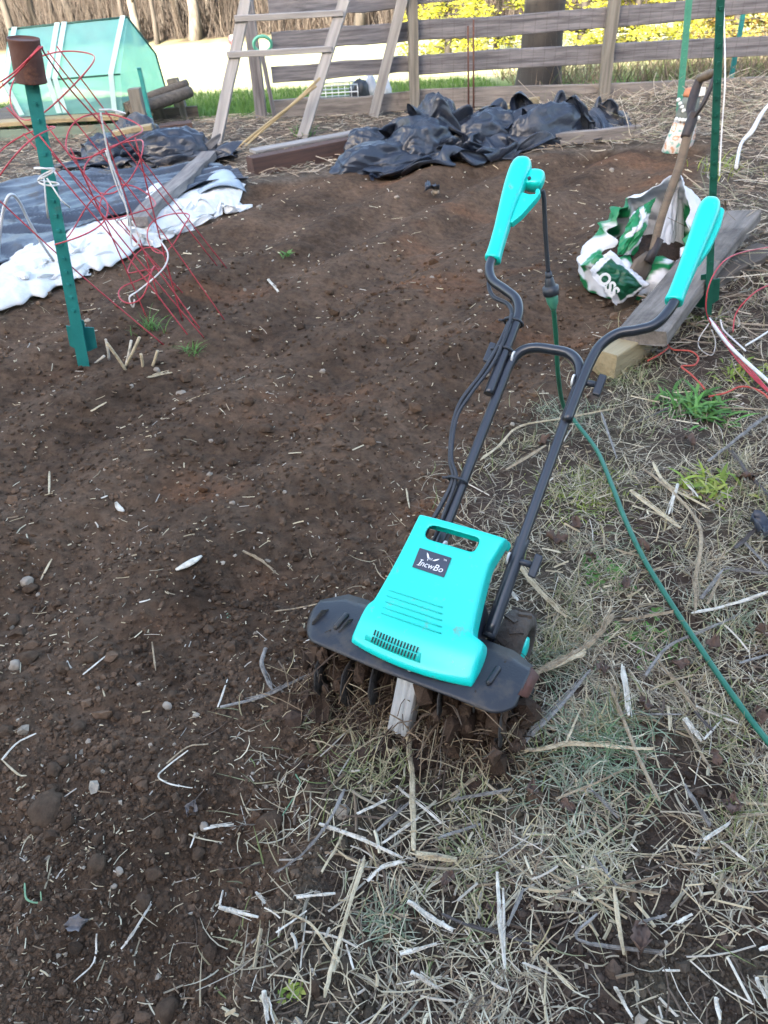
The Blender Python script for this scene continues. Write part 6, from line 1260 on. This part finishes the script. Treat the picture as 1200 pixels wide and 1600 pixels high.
# bone-like chips
def chip(px, w, mat, label, nm='wood_chip', cat='chip'):
    P = [G(x, y) + [0, 0, .008] for x, y in px]; r = w / 2 * np.linalg.norm(P[0] - CPOS) / FPX; o = wtube(nm, P, [r * .5, r, r * 1.1, r * .4], mat, n=8, sm=4, flatk=.4); return tag(o, label, cat)
chip([(276, 894), (296, 884), (316, 872)], 13, M_STRAWW, 'curled cream husk lying on the soil left of the tiller', 'husk', 'husk'); chip([(182, 788), (187, 797), (195, 802)], 8, M_STRAWW, 'small white husk on the soil', 'husk', 'husk')
def leaf(px, py, w, mat, label, seed, group=None, nm='dead_leaf', cat='leaf', lift=.02):
    P = G(px, py); r = w / 2 * np.linalg.norm(P - CPOS) / FPX; rg = np.random.default_rng(seed); nu, nv = 9, 7; V = []
    for i in range(nu):
        f = i / (nu - 1); hw = r * .62 * math.sin(math.pi * min(1, f * .96 + .02)) ** .9 * (1 + .25 * math.sin(9 * f + seed) + .15 * rg.normal())
        for j in range(nv): g = j / 3. - 1; V.append(((f - .5) * 2 * r, hw * g, r * (.45 * g * g + .3 * math.sin(5 * f + seed)) + r * .2 * rg.normal()))
    m = MB(); m.grid(V, nu, nv); o = m.build(nm, mat, solid=.0006); s = soil_sd(np.array([P[0]]), np.array([P[1]]))[0]
    o.location = P + [0, 0, r * .3 + (lift if s < 0 else .004)]; o.rotation_euler = (rg.normal(0, .25), rg.normal(0, .25), rg.uniform(0, 6.28)); return tag(o, label, cat, group)
leaf(300, 1268, 24, M_PLUM, 'crumpled grey violet scrap on the soil at the lower left', 3, None, 'plastic_scrap', 'scrap'); leaf(125, 1447, 28, M_PLUM, 'grey cobwebby scrap on the soil at the lower left', 4, None, 'plastic_scrap', 'scrap')
leaf(675, 302, 28, M_SHEET, 'small blue grey scrap of plastic lying far out on the bed', 5, None, 'plastic_scrap', 'scrap'); leaf(997, 1477, 42, M_LEAFD, 'broad brown leaf lying flat at the lower right', 6); leaf(1190, 845, 48, M_SHEET, 'dark blue grey film at the right edge among sticks', 7, None, 'plastic_scrap', 'scrap')
for i, (x, y, w) in enumerate([(868, 855, 34), (900, 832, 26), (1140, 1270, 34), (940, 1060, 30), (1180, 1130, 28), (885, 1272, 24), (1005, 1115, 28), (830, 1245, 26), (1060, 1050, 24), (920, 880, 26), (1000, 865, 26), (1115, 1195, 24), (700, 1385, 26), (770, 1430, 24), (1110, 1020, 26), (850, 700, 22), (1160, 760, 26), (1075, 700, 22), (975, 925, 24), (1190, 1000, 30)]):
    leaf(x, y, w, M_LEAFD, 'curled brown dead leaf in the verge grass', 20 + i, 'dead leaves on the verge')

# ------------------------------------------------------------------ weeds and tufts
def tuft(name, px, py, n, h, wd_, pal, label, cat, seed, spread=.03, lean=(.1, .7), leafy=False):
    rg = np.random.default_rng(seed); P = G(px, py); V = []; F = []; C_ = []
    for k in range(n):
        a = rg.uniform(0, 6.28); L = h * rg.uniform(.5, 1.1); el = rg.uniform(*lean); p = np.array([rg.normal(0, spread), rg.normal(0, spread), 0]); d = np.array([math.cos(a), math.sin(a)]); w_ = wd_ * rg.uniform(.7, 1.2); c = np.array(pal[k % len(pal)]) * rg.uniform(.75, 1.25); n0 = len(V)
        for i in range(5):
            f = i / 4; e2 = el + .7 * f; q = p + np.array([d[0] * math.sin(e2) * L * f, d[1] * math.sin(e2) * L * f, math.cos(e2 * .9) * L * f]); ww = w_ * ((math.sin(math.pi * min(.97, f * .9 + .08))) if leafy else (1 - .9 * f * f)); s = np.array([-d[1], d[0], .15]) * ww
            V += [q - s, q + s]; C_ += [c, c]
        F += [(n0 + 2 * i, n0 + 2 * i + 1, n0 + 2 * i + 3, n0 + 2 * i + 2) for i in range(4)]
    me_o = np_mesh(name, np.array(V), np.array(F), M_BLADE, col=np.array(C_), smooth=True); me_o.location = P; me_o['kind'] = 'stuff' if cat == 'grass' else 'thing'; return tag(me_o, label, None if cat == 'grass' else cat)
GR = [(.10, .24, .05), (.14, .28, .07), (.08, .19, .045)]; GY = [(.26, .32, .05), (.20, .29, .05), (.32, .34, .08)]; GD = [(.24, .27, .18), (.20, .25, .15), (.3, .31, .22)]
tuft('grass_tuft', 238, 515, 60, .09, .0016, GR, 'green grass tuft by the feet of the red cages', 'grass', 1, .03); tuft('grass_tuft', 303, 552, 40, .075, .0018, GR, 'smaller green grass tuft right of the cut stubs', 'grass', 2, .018); tuft('seedling', 450, 400, 22, .05, .005, GR, 'tiny green seedling alone far out on the bed', 'seedling', 3, .015, (.3, 1), True)
tuft('weed', 1092, 645, 90, .10, .006, GR, 'leafy green weed under the red twine', 'weed', 4, .05, (.2, 1.), True); tuft('weed', 1098, 765, 70, .07, .006, GY, 'yellow green weed beside the stalk pile', 'weed', 5, .04, (.2, 1.), True); tuft('weed', 1062, 640, 40, .07, .005, GR, 'small green weed left of the leafy one', 'weed', 6, .035, (.3, 1.), True)
tuft('weed', 945, 895, 40, .04, .006, GR, 'low green weed just left of the green cord', 'weed', 7, .035, (.6, 1.2), True); tuft('weed', 1160, 585, 60, .06, .005, GY, 'yellow green weed beside the red cage', 'weed', 8, .04, (.3, 1.), True); tuft('weed', 1010, 995, 50, .035, .007, GR, 'low green weed right of the thickest tan stalk', 'weed', 9, .05, (.7, 1.3), True)
tuft('sunlit_moss', 925, 775, 500, .035, .0012, GY, 'mossy grass tinted yellow for sunlight between the handlebar and the cord', 'grass', 10, .075, (.4, 1.3)); tuft('grass_tuft', 945, 1165, 200, .085, .0014, [(.19, .26, .16), (.25, .30, .2), (.14, .22, .11)], 'long grey green grass tuft right of the tines', 'grass', 11, .05, (.3, 1.1)); tuft('grass_tuft', 600, 1445, 110, .05, .0014, GD, 'grey green tuft left of the thick bleached stalk', 'grass', 12, .018, (.2, 1.2))  # mossy patch: its yellow tint stands in for a pool of sunlight
tuft('grass_tuft', 900, 1200, 200, .09, .0014, GD, 'grey grass tuft below the pale level stalk', 'grass', 13, .06, (.4, 1.2)); tuft('grass_tuft', 920, 1370, 160, .08, .0012, [(.36, .33, .2), (.42, .38, .26)], 'dry yellow tuft in the lower right', 'grass', 14, .03, (.2, 1.2)); tuft('grass_tuft', 855, 1040, 200, .07, .0013, GD, 'pale grass tuft right of the tiller wheel', 'grass', 15, .06, (.4, 1.2))
tuft('seedling', 460, 1553, 30, .018, .004, GY, 'tiny yellow green seedling at the bottom', 'seedling', 16, .008, (.4, 1.2), True); tuft('grass_tuft', 960, 870, 120, .05, .0013, GD, 'pale grass tuft left of the stalk pile', 'grass', 17, .06, (.4, 1.2)); tuft('weed', 1090, 505, 50, .08, .004, [(.24, .23, .12), (.2, .24, .09)], 'short weed at the foot of the tall dark green post', 'weed', 18, .05, (.2, 1.1), True)
tuft('grass_tuft', 475, 212, 60, .12, .003, GR, 'green tuft at the right foot of the ladder', 'grass', 19, .06); tuft('weed', 1128, 270, 60, .14, .003, GY, 'green tuft beside the tall post on the bank', 'weed', 20, .08); tuft('weed', 360, 962, 9, .02, .003, [(.16, .26, .18)], 'tiny blue green seedling left of the tiller', 'seedling', 21, .01, (.5, 1.2), True)
tuft('grass_tuft', 880, 655, 160, .07, .0014, GD, 'dry tuft behind the right handlebar', 'grass', 22, .06, (.3, 1.2)); tuft('grass_tuft', 985, 590, 180, .08, .0016, [(.20, .25, .1), (.3, .28, .17)], 'grass growing round the sawn timber', 'grass', 23, .07, (.2, 1.1)); tuft('grass_tuft', 1150, 960, 160, .06, .0014, GD, 'pale tuft at the right edge by the bleached stalk', 'grass', 24, .06, (.3, 1.2))

# ------------------------------------------------------------------ look-alikes are told apart by their order across the picture
ORD = ['first', 'second', 'third', 'fourth', 'fifth', 'sixth', 'seventh', 'eighth', 'ninth', 'tenth', 'eleventh', 'twelfth', 'thirteenth', 'fourteenth', 'fifteenth', 'sixteenth', 'seventeenth', 'eighteenth', 'nineteenth', 'twentieth']
def ordinal(k):
    if k < 20: return ORD[k]
    t = {2: 'twenty', 3: 'thirty', 4: 'forty'}[(k + 1) // 10]; r_ = (k + 1) % 10
    return t + '-' + ORD[r_ - 1] if r_ else {'thirty': 'thirtieth', 'forty': 'fortieth', 'twenty': 'twentieth'}[t]
by = {}
for o in COL.objects:
    if o.parent is None and o.get('label') and o.get('group'): by.setdefault(o['label'], []).append(o)
def scr_x(o):
    c = np.array(o.location)
    if o.type == 'MESH': c = c + np.array(o.rotation_euler.to_matrix() @ Vector(np.mean([list(b) for b in o.bound_box], 0)))
    v = c - CPOS; return float((v @ RIGHT) / (v @ FWD))
for lab, obs in by.items():
    if len(obs) > 1:
        for k, o in enumerate(sorted(obs, key=scr_x)): o['label'] = lab + ', ' + ordinal(k) + ' from the left'
